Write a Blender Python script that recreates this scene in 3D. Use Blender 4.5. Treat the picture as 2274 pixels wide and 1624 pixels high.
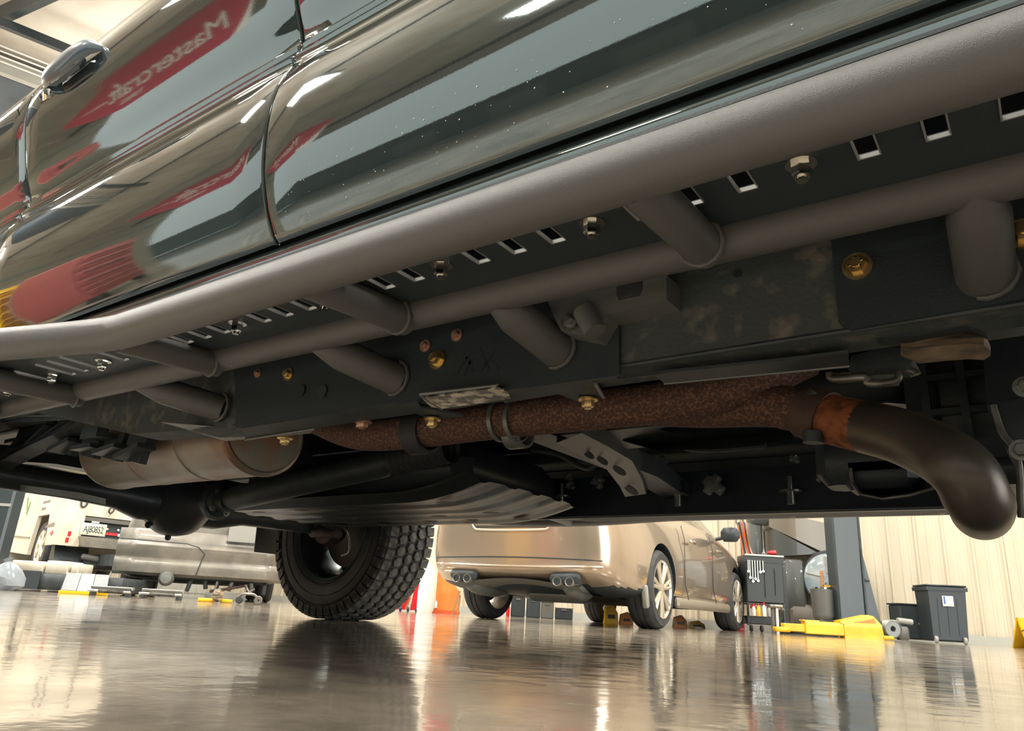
import bpy, bmesh, math, random
from math import sin, cos, pi, radians, atan, atan2, sqrt
from mathutils import Vector, Matrix
random.seed(7)
S = bpy.context.scene
COL = S.collection
for o in list(bpy.data.objects): bpy.data.objects.remove(o)

# ------------------------------------------------------------------ camera
F = 1640.0; CH = .088
ROLL = atan(.058)
HZ = 1289 + .058 * 1137
TH = atan((HZ - 812) * cos(ROLL) / F)
AZ = radians(53.679)
CAM = Vector((0, 0, CH))
R0 = Vector((sin(AZ), cos(AZ), 0)); FW = Vector((-cos(AZ), sin(AZ), 0)); UP = Vector((0, 0, 1))
fdir = FW * cos(TH) + UP * sin(TH); udir = UP * cos(TH) - FW * sin(TH)
cr = R0 * cos(ROLL) + udir * sin(ROLL); cu = -R0 * sin(ROLL) + udir * cos(ROLL)
camd = bpy.data.cameras.new('camera'); cam = bpy.data.objects.new('camera', camd); COL.objects.link(cam)
camd.sensor_width = 36; camd.lens = F / 2274 * 36; camd.clip_start = .01; camd.clip_end = 200
cam.matrix_world = Matrix(((cr.x, cu.x, -fdir.x, 0), (cr.y, cu.y, -fdir.y, 0), (cr.z, cu.z, -fdir.z, CH), (0, 0, 0, 1)))
S.camera = cam

def ray(px, py):
    return cr * (px - 1137) + cu * (812 - py) + fdir * F
def at(px, py, X=None, Y=None, Z=None):
    """point of the photograph taken to a known real plane"""
    d = ray(px, py)
    if X is not None: t = X / d.x
    elif Y is not None: t = Y / d.y
    else: t = (Z - CH) / d.z
    return CAM + d * t
def G(px, Zd, z=0.):
    """floor point below a direction at a real distance"""
    hy = 1289 + .058 * px
    d = ray(px, hy); k = Zd / cos(TH) / d.dot(FW)
    p = CAM + d * k; p.z = z
    return p
VY = atan2(FW.y, FW.x) - pi / 2        # yaw of something seen square on
# ------------------------------------------------------------------ world, exposure
S.view_settings.view_transform = 'Standard'; S.view_settings.look = 'None'
S.view_settings.gamma = 1; S.view_settings.use_curve_mapping = False
S.view_settings.exposure = 0.17
wd = bpy.data.worlds.new('world'); S.world = wd; wd.use_nodes = True
wd.node_tree.nodes['Background'].inputs[0].default_value = (.92, .98, .93, 1)
wd.node_tree.nodes['Background'].inputs[1].default_value = 1.15
# room frame
RB = radians(26)
def RW(u, v, z=0.):
    r = u * cos(RB) + v * sin(RB); f = -u * sin(RB) + v * cos(RB)
    return R0 * r + FW * f + Vector((0, 0, z))
RY = VY - RB
CEIL = 7.0; UL, UR, VF, VB = -22.0, 8.0, -8.0, 18.0
VW, UW = 10.9, -11.5        # the back wall steps back beyond UW
def area(name, u, v, z, sx, sy, power, col, tilt=(0, 0, 0)):
    l = bpy.data.lights.new(name, 'AREA'); l.shape = 'RECTANGLE'; l.size = sx; l.size_y = sy; l.energy = power; l.color = col
    o = bpy.data.objects.new(name, l); COL.objects.link(o); o.location = RW(u, v, z); o.rotation_euler = (tilt[0], tilt[1], RY + tilt[2])
    return o
LAMPS = [(u, v) for u in (-18.5, -13.5, -8.6, -3.8, .9, 5.6) for v in (1.6, 5.4, 9.2)] + [(-18.5, 13.5), (-14.5, 13.5), (-3.8, -3.6), (-6.0, -1.0), (-2.2, -1.0), (1.6, -1.0)]
for u, v in LAMPS:
    area('high_bay_lamp', u, v, CEIL - 1.75, 1.3, .45, (280 if u < -8 else 165) if v > 0 else 150, (1, .955, .88))
    area('ceiling_fill', u, v, CEIL - 1.55, 1.3, .45, 42, (1, .97, .93), (pi, 0, 0))  # extra upward fill, added only to brighten the ceiling
# daylight: invented open shop end lets the world sky in; side lamp is added fill
area('added_daylight', UR - .25, 1.0, 1.75, 6.0, 3.2, 500, (.90, .97, 1), (radians(90), 0, radians(90)))

# ------------------------------------------------------------------ materials
def lin(c):
    r = []
    for v in c:
        v /= 255.; r.append(v / 12.92 if v <= .04045 else ((v + .055) / 1.055) ** 2.4)
    return (*r, 1)
MATS = {}
def mat(name, col, rough=.5, metal=0., bump=0., bscale=200., col2=None, nscale=8., coat=0., spec=.5, emit=None, stretch=None, detail=4., ramp=(.4, .62), trans=0., rvar=0., ntype='NOISE', alpha=1):
    m = bpy.data.materials.new(name); m.use_nodes = True; MATS[name] = m
    nt = m.node_tree; b = nt.nodes['Principled BSDF']; L = nt.links
    b.inputs['Base Color'].default_value = lin(col); b.inputs['Roughness'].default_value = rough
    b.inputs['Metallic'].default_value = metal; b.inputs['Coat Weight'].default_value = coat; b.inputs['Coat Roughness'].default_value = .02
    b.inputs['Specular IOR Level'].default_value = spec; b.inputs['Transmission Weight'].default_value = trans
    if emit: b.inputs['Emission Color'].default_value = lin(col); b.inputs['Emission Strength'].default_value = emit
    tc = nt.nodes.new('ShaderNodeTexCoord'); src = tc.outputs['Object']
    if stretch:
        mp = nt.nodes.new('ShaderNodeMapping'); mp.inputs['Scale'].default_value = stretch; L.new(src, mp.inputs[0]); src = mp.outputs[0]
    n = nt.nodes.new('ShaderNodeTexNoise'); n.inputs['Scale'].default_value = nscale; n.inputs['Detail'].default_value = detail; L.new(src, n.inputs['Vector'])
    if col2 is not None:
        cr_ = nt.nodes.new('ShaderNodeValToRGB'); cr_.color_ramp.elements[0].position = ramp[0]; cr_.color_ramp.elements[1].position = ramp[1]
        cr_.color_ramp.elements[0].color = lin(col); cr_.color_ramp.elements[1].color = lin(col2)
        L.new(n.outputs['Fac'], cr_.inputs[0]); L.new(cr_.outputs[0], b.inputs['Base Color'])
    if rvar:
        mr = nt.nodes.new('ShaderNodeMapRange'); mr.inputs[1].default_value = .3; mr.inputs[2].default_value = .7
        mr.inputs[3].default_value = max(.02, rough - rvar); mr.inputs[4].default_value = rough + rvar
        L.new(n.outputs['Fac'], mr.inputs[0]); L.new(mr.outputs[0], b.inputs['Roughness'])
    if bump:
        n2 = nt.nodes.new('ShaderNodeTexNoise'); n2.inputs['Scale'].default_value = bscale; n2.inputs['Detail'].default_value = 2
        L.new(src, n2.inputs['Vector'])
        bp = nt.nodes.new('ShaderNodeBump'); bp.inputs['Strength'].default_value = bump; bp.inputs['Distance'].default_value = .002
        L.new(n2.outputs['Fac'], bp.inputs['Height']); L.new(bp.outputs[0], b.inputs['Normal'])
        if coat: L.new(bp.outputs[0], b.inputs['Coat Normal'])
    return m
paint = mat('dark_grey_paint', (102, 112, 112), .045, .8, bump=.007, bscale=260, coat=1.)
powder = mat('black_powder_coat', (88, 88, 86), .42, .0, bump=.35, bscale=1300, spec=.6)
plateb = mat('black_plate', (46, 55, 59), .5, 0, bump=.2, bscale=300)
chassis = mat('chassis_black', (46, 54, 58), .5, 0, bump=.3, bscale=120, col2=(60, 66, 68), nscale=14)
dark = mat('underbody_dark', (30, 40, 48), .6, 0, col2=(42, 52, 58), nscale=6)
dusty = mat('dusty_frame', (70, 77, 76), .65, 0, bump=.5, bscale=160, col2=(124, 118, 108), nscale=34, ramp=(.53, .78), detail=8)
galv = mat('bare_bracket', (124, 128, 126), .4, .4, bump=.3, bscale=60, col2=(120, 120, 114), nscale=9)
scr = mat('scratched_steel', (60, 62, 60), .3, .7, bump=.5, bscale=90, col2=(206, 200, 184), nscale=48, ramp=(.46, .56))
rust = mat('rusty_steel', (82, 60, 51), .78, .1, bump=.9, bscale=190, col2=(150, 110, 86), nscale=210, detail=8, ramp=(.46, .74))
rust2 = mat('orange_rust', (158, 92, 52), .75, .1, bump=1., bscale=110, col2=(112, 66, 42), nscale=60, ramp=(.45, .62))
heat = mat('heat_tinted_pipe', (88, 80, 70), .42, .5, bump=.2, bscale=70, col2=(140, 116, 82), nscale=3.4, ramp=(.45, .75))
muff = mat('aged_muffler_steel', (152, 142, 128), .42, .4, bump=.4, bscale=40, col2=(142, 108, 84), nscale=5.5, ramp=(.48, .66), detail=6)
muffc = mat('muffler_cap', (138, 132, 120), .5, .3, bump=.4, bscale=60, col2=(160, 112, 78), nscale=7, ramp=(.45, .6), detail=6)
axlem = mat('axle_black', (50, 58, 64), .45, .1, bump=.4, bscale=70, col2=(64, 70, 72), nscale=8)
alum = mat('cast_aluminium', (150, 148, 140), .45, .6, bump=.6, bscale=60, col2=(100, 96, 90), nscale=14)
tanc = mat('tan_casting', (178, 156, 128), .6, .2, bump=.7, bscale=50, col2=(74, 68, 62), nscale=12, stretch=(1, 1, 4))
brownc = mat('brown_caliper', (94, 74, 68), .7, .1, bump=.6, bscale=90, col2=(70, 58, 55), nscale=20)
gold = mat('gold_zinc', (232, 204, 142), .28, .85, col2=(196, 166, 112), nscale=60)
copper = mat('copper_zinc', (196, 156, 136), .35, .65)
chrome = mat('bright_steel', (214, 212, 204), .14, 1.)
steel = mat('plain_steel', (140, 140, 134), .35, .8)
edge = mat('slot_glint_grey', (150, 150, 146), .4, .3)  # pale grey stands in for light catching the step plate slot walls
rubber = mat('tyre_rubber', (50, 53, 57), .62, 0, bump=.3, bscale=120, col2=(62, 63, 64), nscale=18)
treadm = mat('tread_rubber', (104, 104, 101), .75, 0, bump=.5, bscale=200, col2=(62, 62, 62), nscale=30)
glass = mat('dark_glass', (20, 26, 28), .05, 0, coat=1.)
tan = mat('champagne_paint', (180, 163, 144), .22, .65, coat=1., bump=.02, bscale=200)
tan2 = mat('champagne_plastic', (142, 132, 118), .45, .2)
silver = mat('silver_alloy', (205, 196, 180), .3, .55)
greyv = mat('dusty_grey_paint', (138, 134, 124), .42, .4, bump=.1, bscale=60, col2=(118, 114, 106), nscale=5, coat=.3)
white = mat('white_truck_paint', (222, 214, 196), .35, 0, col2=(206, 196, 176), nscale=4, coat=.3)
whitep = mat('white_plain', (226, 224, 218), .5)
red = mat('red_paint', (196, 22, 34), .35, 0, coat=.4)
taill = mat('red_lens', (180, 16, 26), .15, 0, coat=1.)
yellow = mat('yellow_paint', (236, 190, 20), .4, 0, coat=.3, col2=(222, 172, 18), nscale=6)
orange = mat('orange_paint', (224, 142, 62), .5, 0, col2=(206, 120, 52), nscale=5)
orange2 = mat('orange_red_paint', (212, 92, 44), .5)
blackpl = mat('black_plastic', (42, 50, 54), .45, 0)
greypl = mat('grey_plastic', (96, 96, 92), .5, 0)
lgrey = mat('light_grey_plastic', (150, 150, 144), .5, 0)
bag = mat('clear_plastic_bag', (150, 160, 168), .25, 0, bump=1., bscale=18, trans=.35)
post = mat('slate_post_paint', (48, 58, 62), .4, 0, coat=.2)
wood = mat('wood', (184, 134, 84), .6, 0, col2=(160, 110, 64), nscale=20, stretch=(1, 1, 8))
wallm = mat('beige_wall_metal', (204, 194, 172), .5, .1, col2=(198, 187, 165), nscale=2.2, stretch=(3, 3, .5))
wallm2 = mat('grey_wall_metal', (178, 180, 172), .5, .1, col2=(168, 168, 160), nscale=2)
ceilm = mat('ceiling_insulation', (206, 200, 188), .8, 0, bump=.3, bscale=4, col2=(192, 184, 170), nscale=1.5)
slate = mat('slate_sheet', (62, 76, 88), .5, 0, col2=(54, 66, 78), nscale=3)
clear = mat('clear_disc', (150, 170, 178), .12, 0, trans=.25, coat=.5, col2=(196, 206, 208), nscale=5)
# polished concrete
fm = bpy.data.materials.new('polished_concrete'); fm.use_nodes = True
nt = fm.node_tree; b = nt.nodes['Principled BSDF']; L = nt.links
tc = nt.nodes.new('ShaderNodeTexCoord')
n1 = nt.nodes.new('ShaderNodeTexNoise'); n1.inputs['Scale'].default_value = 3.2; n1.inputs['Detail'].default_value = 9; n1.inputs['Roughness'].default_value = .65
L.new(tc.outputs['Object'], n1.inputs['Vector'])
rp = nt.nodes.new('ShaderNodeValToRGB'); e = rp.color_ramp.elements
e[0].position = .34; e[0].color = lin((106, 99, 89)); e[1].position = .68; e[1].color = lin((176, 163, 145))
L.new(n1.outputs['Fac'], rp.inputs[0]); L.new(rp.outputs[0], b.inputs['Base Color'])
n2 = nt.nodes.new('ShaderNodeTexNoise'); n2.inputs['Scale'].default_value = 7; n2.inputs['Detail'].default_value = 6; L.new(tc.outputs['Object'], n2.inputs['Vector'])
mr = nt.nodes.new('ShaderNodeMapRange'); mr.inputs[1].default_value = .35; mr.inputs[2].default_value = .7; mr.inputs[3].default_value = .07; mr.inputs[4].default_value = .22
L.new(n2.outputs['Fac'], mr.inputs[0]); L.new(mr.outputs[0], b.inputs['Roughness'])
n3 = nt.nodes.new('ShaderNodeTexNoise'); n3.inputs['Scale'].default_value = 16; n3.inputs['Detail'].default_value = 3; L.new(tc.outputs['Object'], n3.inputs['Vector'])
bp = nt.nodes.new('ShaderNodeBump'); bp.inputs['Strength'].default_value = .17; bp.inputs['Distance'].default_value = .004
L.new(n3.outputs['Fac'], bp.inputs['Height']); L.new(bp.outputs[0], b.inputs['Normal'])
b.inputs['Coat Weight'].default_value = .5; b.inputs['Coat Roughness'].default_value = .05; L.new(bp.outputs[0], b.inputs['Coat Normal'])

# ------------------------------------------------------------------ mesh helpers
class MB:
    def __init__(s): s.v = []; s.f = []; s.mi = []; s.cur = 0
    def add(s, vs, fs):
        o = len(s.v); s.v += [tuple(v) for v in vs]; s.f += [tuple(i + o for i in f) for f in fs]; s.mi += [s.cur] * len(fs); return s
    def box(s, c, d, M=None, bev=0.):
        hx, hy, hz = d[0] / 2, d[1] / 2, d[2] / 2
        if bev:
            q = [(-hx + bev, -hy), (hx - bev, -hy), (hx, -hy + bev), (hx, hy - bev), (hx - bev, hy), (-hx + bev, hy), (-hx, hy - bev), (-hx, -hy + bev)]
            kx, ky = (hx - bev * .7) / hx, (hy - bev * .7) / hy
            lv = [(-hz, kx, ky), (-hz + bev, 1, 1), (hz - bev, 1, 1), (hz, kx, ky)]
            vs = [Vector((x * a, y * b_, z)) for z, a, b_ in lv for x, y in q]
            fs = [tuple(range(7, -1, -1)), tuple(range(24, 32))] + [(l * 8 + i, l * 8 + (i + 1) % 8, l * 8 + 8 + (i + 1) % 8, l * 8 + 8 + i) for l in range(3) for i in range(8)]
        else:
            vs = [Vector((x, y, z)) for z in (-hz, hz) for x, y in ((-hx, -hy), (hx, -hy), (hx, hy), (-hx, hy))]
            fs = [(3, 2, 1, 0), (4, 5, 6, 7), (0, 1, 5, 4), (1, 2, 6, 5), (2, 3, 7, 6), (3, 0, 4, 7)]
        c = Vector(c)
        vs = [(M @ v if M else v) + c for v in vs]
        return s.add(vs, fs)
    def tube(s, path, r, n=16, cap=True, hollow=0., flat=1.):
        P = [Vector(p) for p in path]; k = len(P)
        rr = r if isinstance(r, (list, tuple)) else [r] * k
        t0 = (P[1] - P[0]).normalized(); a = t0.orthogonal().normalized()
        if abs(t0.z) < .9: a = (Vector((0, 0, 1)) - t0 * t0.z).normalized()
        vs = []
        for i in range(k):
            t = ((P[i] - P[i - 1]).normalized() if i else t0) + ((P[i + 1] - P[i]).normalized() if i < k - 1 else (P[i] - P[i - 1]).normalized())
            t.normalize(); a = (a - t * a.dot(t)).normalized(); b_ = t.cross(a)
            for j in range(n):
                w = 2 * pi * j / n; vs.append(P[i] + a * cos(w) * rr[i] * flat + b_ * sin(w) * rr[i])
        fs = [(i * n + j, i * n + (j + 1) % n, (i + 1) * n + (j + 1) % n, (i + 1) * n + j) for i in range(k - 1) for j in range(n)]
        if cap: fs += [tuple(range(n - 1, -1, -1)), tuple((k - 1) * n + j for j in range(n))]
        return s.add(vs, fs)
    def lathe(s, prof, c=(0, 0, 0), M=None, n=32, closed=False):
        """prof (r, h) about local Z"""
        c = Vector(c); vs = []; k = len(prof)
        for r, h in prof:
            for j in range(n):
                w = 2 * pi * j / n; v = Vector((cos(w) * r, sin(w) * r, h)); vs.append((M @ v if M else v) + c)
        kk = k if closed else k - 1
        fs = [(i * n + j, i * n + (j + 1) % n, ((i + 1) % k) * n + (j + 1) % n, ((i + 1) % k) * n + j) for i in range(kk) for j in range(n)]
        return s.add(vs, fs)
    def prism(s, pts, ext):
        """pts: 3D polygon, ext: extrusion vector"""
        n = len(pts); P = [Vector(p) for p in pts]; e_ = Vector(ext)
        return s.add(P + [p + e_ for p in P], [tuple(range(n - 1, -1, -1)), tuple(range(n, 2 * n))] + [(i, (i + 1) % n, n + (i + 1) % n, n + i) for i in range(n)])
    def sheet(s, rows, th=None):
        """grid of points rows[i][j]"""
        m = len(rows); n = len(rows[0])
        return s.add([p for r in rows for p in r], [(i * n + j, i * n + j + 1, (i + 1) * n + j + 1, (i + 1) * n + j) for i in range(m - 1) for j in range(n - 1)])
    def hexnut(s, c, axis, r=.010, h=.012, washer=True, stud=.004):
        M = Vector((0, 0, 1)).rotation_difference(Vector(axis)).to_matrix()
        c = Vector(c)
        if washer: s.lathe([(0, 0), (r * 1.55, 0), (r * 1.55, r * .25), (0, r * .25)], c, M, 20)
        b0 = r * .25
        s.lathe([(r, b0), (r, b0 + h * .8), (r * .86, b0 + h), (r * .55, b0 + h)], c, M, 6)
        s.lathe([(r * .55, b0 + h * .6), (r * .55, b0 + h + stud), (0, b0 + h + stud)], c, M, 12)
        return s
    def build(s, name, m, parent=None, smooth=True, mats=None):
        me = bpy.data.meshes.new(name); me.from_pydata(s.v, [], s.f)
        me.materials.append(m)
        for x in (mats or []): me.materials.append(x)
        for p, i in zip(me.polygons, s.mi): p.material_index = i
        bm = bmesh.new(); bm.from_mesh(me); bmesh.ops.recalc_face_normals(bm, faces=bm.faces); bm.to_mesh(me); bm.free()
        if smooth:
            me.shade_smooth(); me.set_sharp_from_angle(angle=radians(38))
        o = bpy.data.objects.new(name, me); COL.objects.link(o)
        if parent: o.parent = parent
        return o
def thing(name, label, cat, loc=(0, 0, 0), rz=0., group=None):
    o = bpy.data.objects.new(name, None); COL.objects.link(o); o.empty_display_size = .1
    o.location = loc; o.rotation_euler = (0, 0, rz); o['label'] = label; o['category'] = cat
    if group: o['group'] = group
    return o
def tag(o, label, cat, group=None):
    o['label'] = label; o['category'] = cat
    if group: o['group'] = group
    return o
def struct(o): o['kind'] = 'structure'; return o
def dup(o, parent=None):
    c = o.copy(); COL.objects.link(c); c.parent = parent
    for ch in list(o.children): dup(ch, c)
    return c
RX = Matrix.Rotation(pi / 2, 3, 'X'); RYm = Matrix.Rotation(pi / 2, 3, 'Y')
def smoothpath(P, n=6):
    P = [Vector(p) for p in P]; out = []
    for i in range(len(P) - 1):
        a = P[max(i - 1, 0)]; b_ = P[i]; c = P[i + 1]; d = P[min(i + 2, len(P) - 1)]
        for k in range(n):
            t = k / n
            out.append(.5 * ((2 * b_) + (c - a) * t + (2 * a - 5 * b_ + 4 * c - d) * t * t + (3 * b_ - a - 3 * c + d) * t ** 3))
    out.append(P[-1]); return out

# ------------------------------------------------------------------ the room
def room_obj(o): o.rotation_euler = (0, 0, RY); return o
fl = MB().box(((UL + UR) / 2, (VB + VF) / 2, -.05), (UR - UL, VB - VF, .1)).build('floor', fm, smooth=False); room_obj(struct(fl))
asphalt = mat('asphalt', (62, 63, 62), .85, 0, bump=.4, bscale=60, col2=(74, 74, 72), nscale=3)
fl2 = MB().box(((UL + UR) / 2, VF - 20.01, -.06), (70, 40, .1)).build('floor_outside', asphalt, smooth=False); room_obj(struct(fl2))
ce = MB().box(((UL + UR) / 2, (VB + VF) / 2, CEIL + .05), (UR - UL, VB - VF, .1)).build('ceiling', ceilm, smooth=False); room_obj(struct(ce))
for k, v in enumerate([VF + 1.5 + i * 2.6 for i in range(8)]):
    MB().box(((UL + UR) / 2, v, CEIL - .12), (UR - UL, .09, .24)).build('purlin', wallm2 if k % 2 else post, ce, False)
bd = radians(71.5); bdir = Vector((cos(bd), sin(bd), 0)); bn = Vector((-sin(bd), cos(bd), 0))
tb = MB().box((0, 0, 0), (14, .07, .12)).build('trim_1', post, smooth=False); struct(tb); tb.location = Vector((-9.62, 2.5, 6.66)); tb.rotation_euler = (0, 0, bd)
tf = MB().box((0, 0, 0), (14, .10, .22)).build('trim_2', wallm2, smooth=False); struct(tf); tf.location = Vector((-10.62, 2.75, 6.72)) + bn * .05; tf.rotation_euler = (0, 0, bd)
for k in range(4): MB().tube([(-7, -.12 - k * .09, .0 + k * .02), (7, -.12 - k * .09, .0 + k * .02)], .012, 8).build('conduit', whitep, tf)
MB().box((0, 1.4, -.04), (14, 2.6, .10)).build('soffit_sheet', slate, tf, False)
def panel_mesh(w, z0, z1, m):
    """corrugated sheet w wide: three raised ribs, local X along wall, -Y into room"""
    pr = []; n = 3; st = w / n
    for i in range(n):
        x = i * st
        pr += [(x + .001, 0), (x + st * .30, 0), (x + st * .34, -.008), (x + st * .40, -.008), (x + st * .44, 0), (x + st * .60, 0), (x + st * .64, -.008), (x + st * .70, -.008), (x + st * .74, 0), (x + st * .84, 0), (x + st * .89, -.032), (x + st * .95, -.032), (x + st * .998, 0)]
    b_ = MB(); b_.sheet([[Vector((x, y, z)) for x, y in pr] for z in (z0, z1)])
    return b_.build('wall_panel', m, None, False)
def wall(name, u0, v0, length, ang, m, z1=CEIL):
    back = MB().box((length / 2, .06, CEIL / 2), (length, .08, CEIL)).build(name, m, smooth=False); struct(back)
    back.location = RW(u0, v0); back.rotation_euler = (0, 0, RY + ang)
    n = int(round(length / .93)); w = length / n
    p = panel_mesh(w, .04, z1, m); p.parent = back
    for i in range(1, n):
        q = p.copy(); COL.objects.link(q); q.parent = back; q.location = (i * w, 0, 0)
    return back
wall('wall_back', UW, VW, UR - UW, 0, wallm)
wall('wall_bay', UL, VB, UW - UL, 0, wallm2)
wall('wall_return', UW, VB, VB - VW, -pi / 2, wallm2)
wl = wall('wall_left', UL, VF, VB - VF, pi / 2, wallm, CEIL - 1.2)
MB().box(((VB - VF) / 2, -.03, CEIL - 1.25), (VB - VF, .1, .3)).build('header_trim', wallm2, wl, False)
wall('wall_right', UR, VB, VB - VF, -pi / 2, wallm)
bb = MB().box(((UR - UW) / 2, -.045, .05), (UR - UW, .02, .10)).build('baseboard_back', wallm2, smooth=False); struct(bb); bb.location = RW(UW, VW); bb.rotation_euler = (0, 0, RY)

for i, (u, v) in enumerate(LAMPS):
    t = thing('ceiling_light', 'long grey LED ceiling fixture hanging over the shop floor', 'light', RW(u, v, CEIL - 1.74), RY, 'ceiling lights over the shop floor')
    MB().box((0, 0, .06), (1.36, .5, .1)).build('housing', lgrey, t, False)
    for x in (-.5, .5): MB().tube([(x, 0, .1), (x, 0, 1.7)], .012, 8).build('hanger', steel, t)

# ------------------------------------------------------------------ the lifted pickup truck overhead
truck = thing('pickup_truck', 'dark grey pickup truck seen from below, black tube side steps and rusty exhaust', 'truck')
YC = 1.64                                                     # centre line of the truck
prof = [(.62, .626), (.60, .665), (.5805, .727), (.5725, .807), (.577, .88), (.592, .93)]
prof = [(p.x, p.y) for p in smoothpath([(a, b_, 0) for a, b_ in prof], 5)]
crease = [(.598, .940), (.600, .955), (.5965, .963), (.603, .972), (.609, .986), (.606, .994), (.610, 1.003), (.606, 1.018), (.600, 1.032)]
upper = [(p.x, p.y) for p in smoothpath([(a, b_, 0) for a, b_ in [(.600, 1.032), (.583, 1.073), (.562, 1.15), (.547, 1.22), (.548, 1.29), (.575, 1.36), (.64, 1.40)]], 6)][1:]
SIDE = prof + crease + upper
def side_panel(name, x0, x1, prf=SIDE, far=False, m=paint, e0=True, e1=True, step=.07):
    xs = []
    n = max(2, int((x1 - x0) / step))
    st = [(x0, .022), (x0, .004), (x0 + .002, .001), (x0 + .006, 0)] if e0 else [(x0, 0)]
    st += [(x0 + .006 + (x1 - x0 - .012) * i / n, 0) for i in range(1, n)]
    st += [(x1 - .006, 0), (x1 - .002, .001), (x1, .004), (x1, .022)] if e1 else [(x1, 0)]
    full = [(prf[0][0] + .030, prf[0][1] + .004), (prf[0][0] + .008, prf[0][1] - .006)] + prf
    rows = [[Vector((x, (2 * YC - (y + d)) if far else y + d, z)) for y, z in full] for x, d in st]
    return MB().sheet(rows).build(name, m, truck)
fd = side_panel('front_door', -.937, .17)
rd = side_panel('rear_door', -1.992, -.943)
bed = side_panel('bedside', -3.75, -1.998)
fen = side_panel('front_fender', .176, 1.7, [p for p in SIDE if p[1] < 1.25])
for o, cx in ((bed, -2.75), (fen, .95)):                      # wheel arches
    bm = bmesh.new(); bm.from_mesh(o.data)
    bmesh.ops.delete(bm, geom=[f for f in bm.faces if (f.calc_center_median().x - cx) ** 2 + (f.calc_center_median().z - .42) ** 2 < .5 ** 2], context='FACES')
    bm.to_mesh(o.data); bm.free()
for nm, a, b_ in (('front_door', -.937, .17), ('rear_door', -1.992, -.943), ('bedside', -3.75, -1.998), ('front_fender', .176, 1.7)):
    side_panel(nm, a, b_, SIDE if a < .17 else [p for p in SIDE if p[1] < 1.25], far=True, step=.2)
# dark jamb behind the shut lines
MB().box((-1.0, .66, 1.0), (5.2, .02, .70)).build('door_jamb', dark, truck, False)
MB().box((-1.0, 2 * YC - .66, 1.0), (5.2, .02, .70)).build('door_jamb', dark, truck, False)
# rocker and pinch seam under the doors
for far in (0, 1):
    rp_ = [(.66, .636), (.645, .630), (.636, .618), (.632, .604), (.636, .592)]
    rows = [[Vector((x, 2 * YC - y if far else y, z)) for y, z in rp_] for x in [-2.2 + i * .1 for i in range(27)]]
    rk = MB().sheet(rows).build('rocker_panel', paint, truck)
    rq_ = [(.636, .5925), (.645, .586), (.668, .580), (.672, .545), (.676, .545), (.682, .580), (.76, .575), (.80, .62), (.80, .64)]
    MB().sheet([[Vector((x, 2 * YC - y if far else y, z)) for y, z in rq_] for x in (-2.2, .4)]).build('sill_flange', dark, rk)
# cabin glass, roof, bonnet, bed
for s_, nm in ((0, 'side_window'), (1, 'side_window')):
    q = lambda y: 2 * YC - y if s_ else y
    for a, b_, c, d in ((-.90, .10, -.90, -.45), (-1.85, -.98, -1.75, -.98)):
        MB().prism([(a, q(.645), 1.40), (b_, q(.645), 1.40), (d, q(.79), 1.82), (c, q(.79), 1.82)], (0, .012 * (-1 if s_ else 1), 0)).build(nm, glass, truck, False)
rf = MB(); rf.sheet([[Vector((x, YC + dy * w, z - abs(dy) ** 3 * .05)) for dy in [i / 6 - 1 for i in range(13)]] for x, z, w in ((-1.98, 1.80, .84), (-1.9, 1.87, .84), (-1.4, 1.9, .85), (-.7, 1.88, .85), (-.45, 1.83, .84))])
rf.build('cab_roof', paint, truck)
MB().prism([(-.45, .80, 1.83), (-.45, 2 * YC - .80, 1.83), (.22, 2 * YC - .66, 1.38), (.22, .66, 1.38)], (.01, 0, -.01)).build('windshield', glass, truck, False)
MB().prism([(-1.98, .80, 1.80), (-1.98, 2 * YC - .80, 1.80), (-2.02, 2 * YC - .64, 1.38), (-2.02, .64, 1.38)], (.01, 0, 0)).build('rear_window', glass, truck, False)
MB().sheet([[Vector((x, YC + dy * 1.05, z - dy * dy * .06)) for dy in [i / 6 - 1 for i in range(13)]] for x, z in ((.2, 1.37), (.6, 1.33), (1.2, 1.29), (1.66, 1.22), (1.74, 1.1))]).build('bonnet', paint, truck)
MB().box((1.75, YC, .86), (.1, 2.0, .5), bev=.03).build('front_grille', blackpl, truck)
MB().box((-3.74, YC, 1.0), (.06, 2.0, .7), bev=.02).build('tailgate', paint, truck)
MB().box((-3.78, YC, .62), (.16, 2.0, .18), bev=.03).build('rear_bumper', chrome, truck)
# door handle on the shoulder of the rear door
hb = MB(); hc = Vector((-1.745, .547, 1.256)); ln = .135
hb.sheet([[hc + Vector((t * ln, -.042 * sqrt(max(0, 1 - t ** 4)) * (.55 + .45 * sin(w)), .036 * cos(w) * sqrt(max(.02, 1 - t * t)))) for w in [pi * j / 10 for j in range(11)]] for t in [i / 12 * 2 - 1 for i in range(25)] if abs(t) <= 1])
ho = hb.build('door_handle', blackpl, rd)
ho.data.materials[0] = mat('handle_gloss', (74, 88, 98), .3, 0, coat=.4)
MB().box(hc + Vector((.0, -.020, -.014)), (.15, .03, .035), bev=.010).build('handle_recess', ho.data.materials[0], rd)
MB().tube([hc + Vector((-.125, -.005, -.015)), hc + Vector((-.155, .008, -.02))], .011, 10).build('lock_cylinder', chrome, rd)

sp_ = MB()                                                  # specks of dust and water on the lower doors
for k in range(90):
    z = random.uniform(.632, .715); x = random.uniform(-.9, .0)
    i = min(range(len(prof) - 1), key=lambda i: abs(prof[i][1] - z)); a, c = prof[i], prof[i + 1]
    y = a[0] + (c[0] - a[0]) * (z - a[1]) / (c[1] - a[1]); s = random.uniform(.0005, .0012)
    sp_.lathe([(0, -.0004), (s, 0), (0, .0004)], (x, y - .0003, z), RX, 6)
so = sp_.build('dirt_specks', whitep, fd); so['kind'] = 'stuff'
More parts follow.
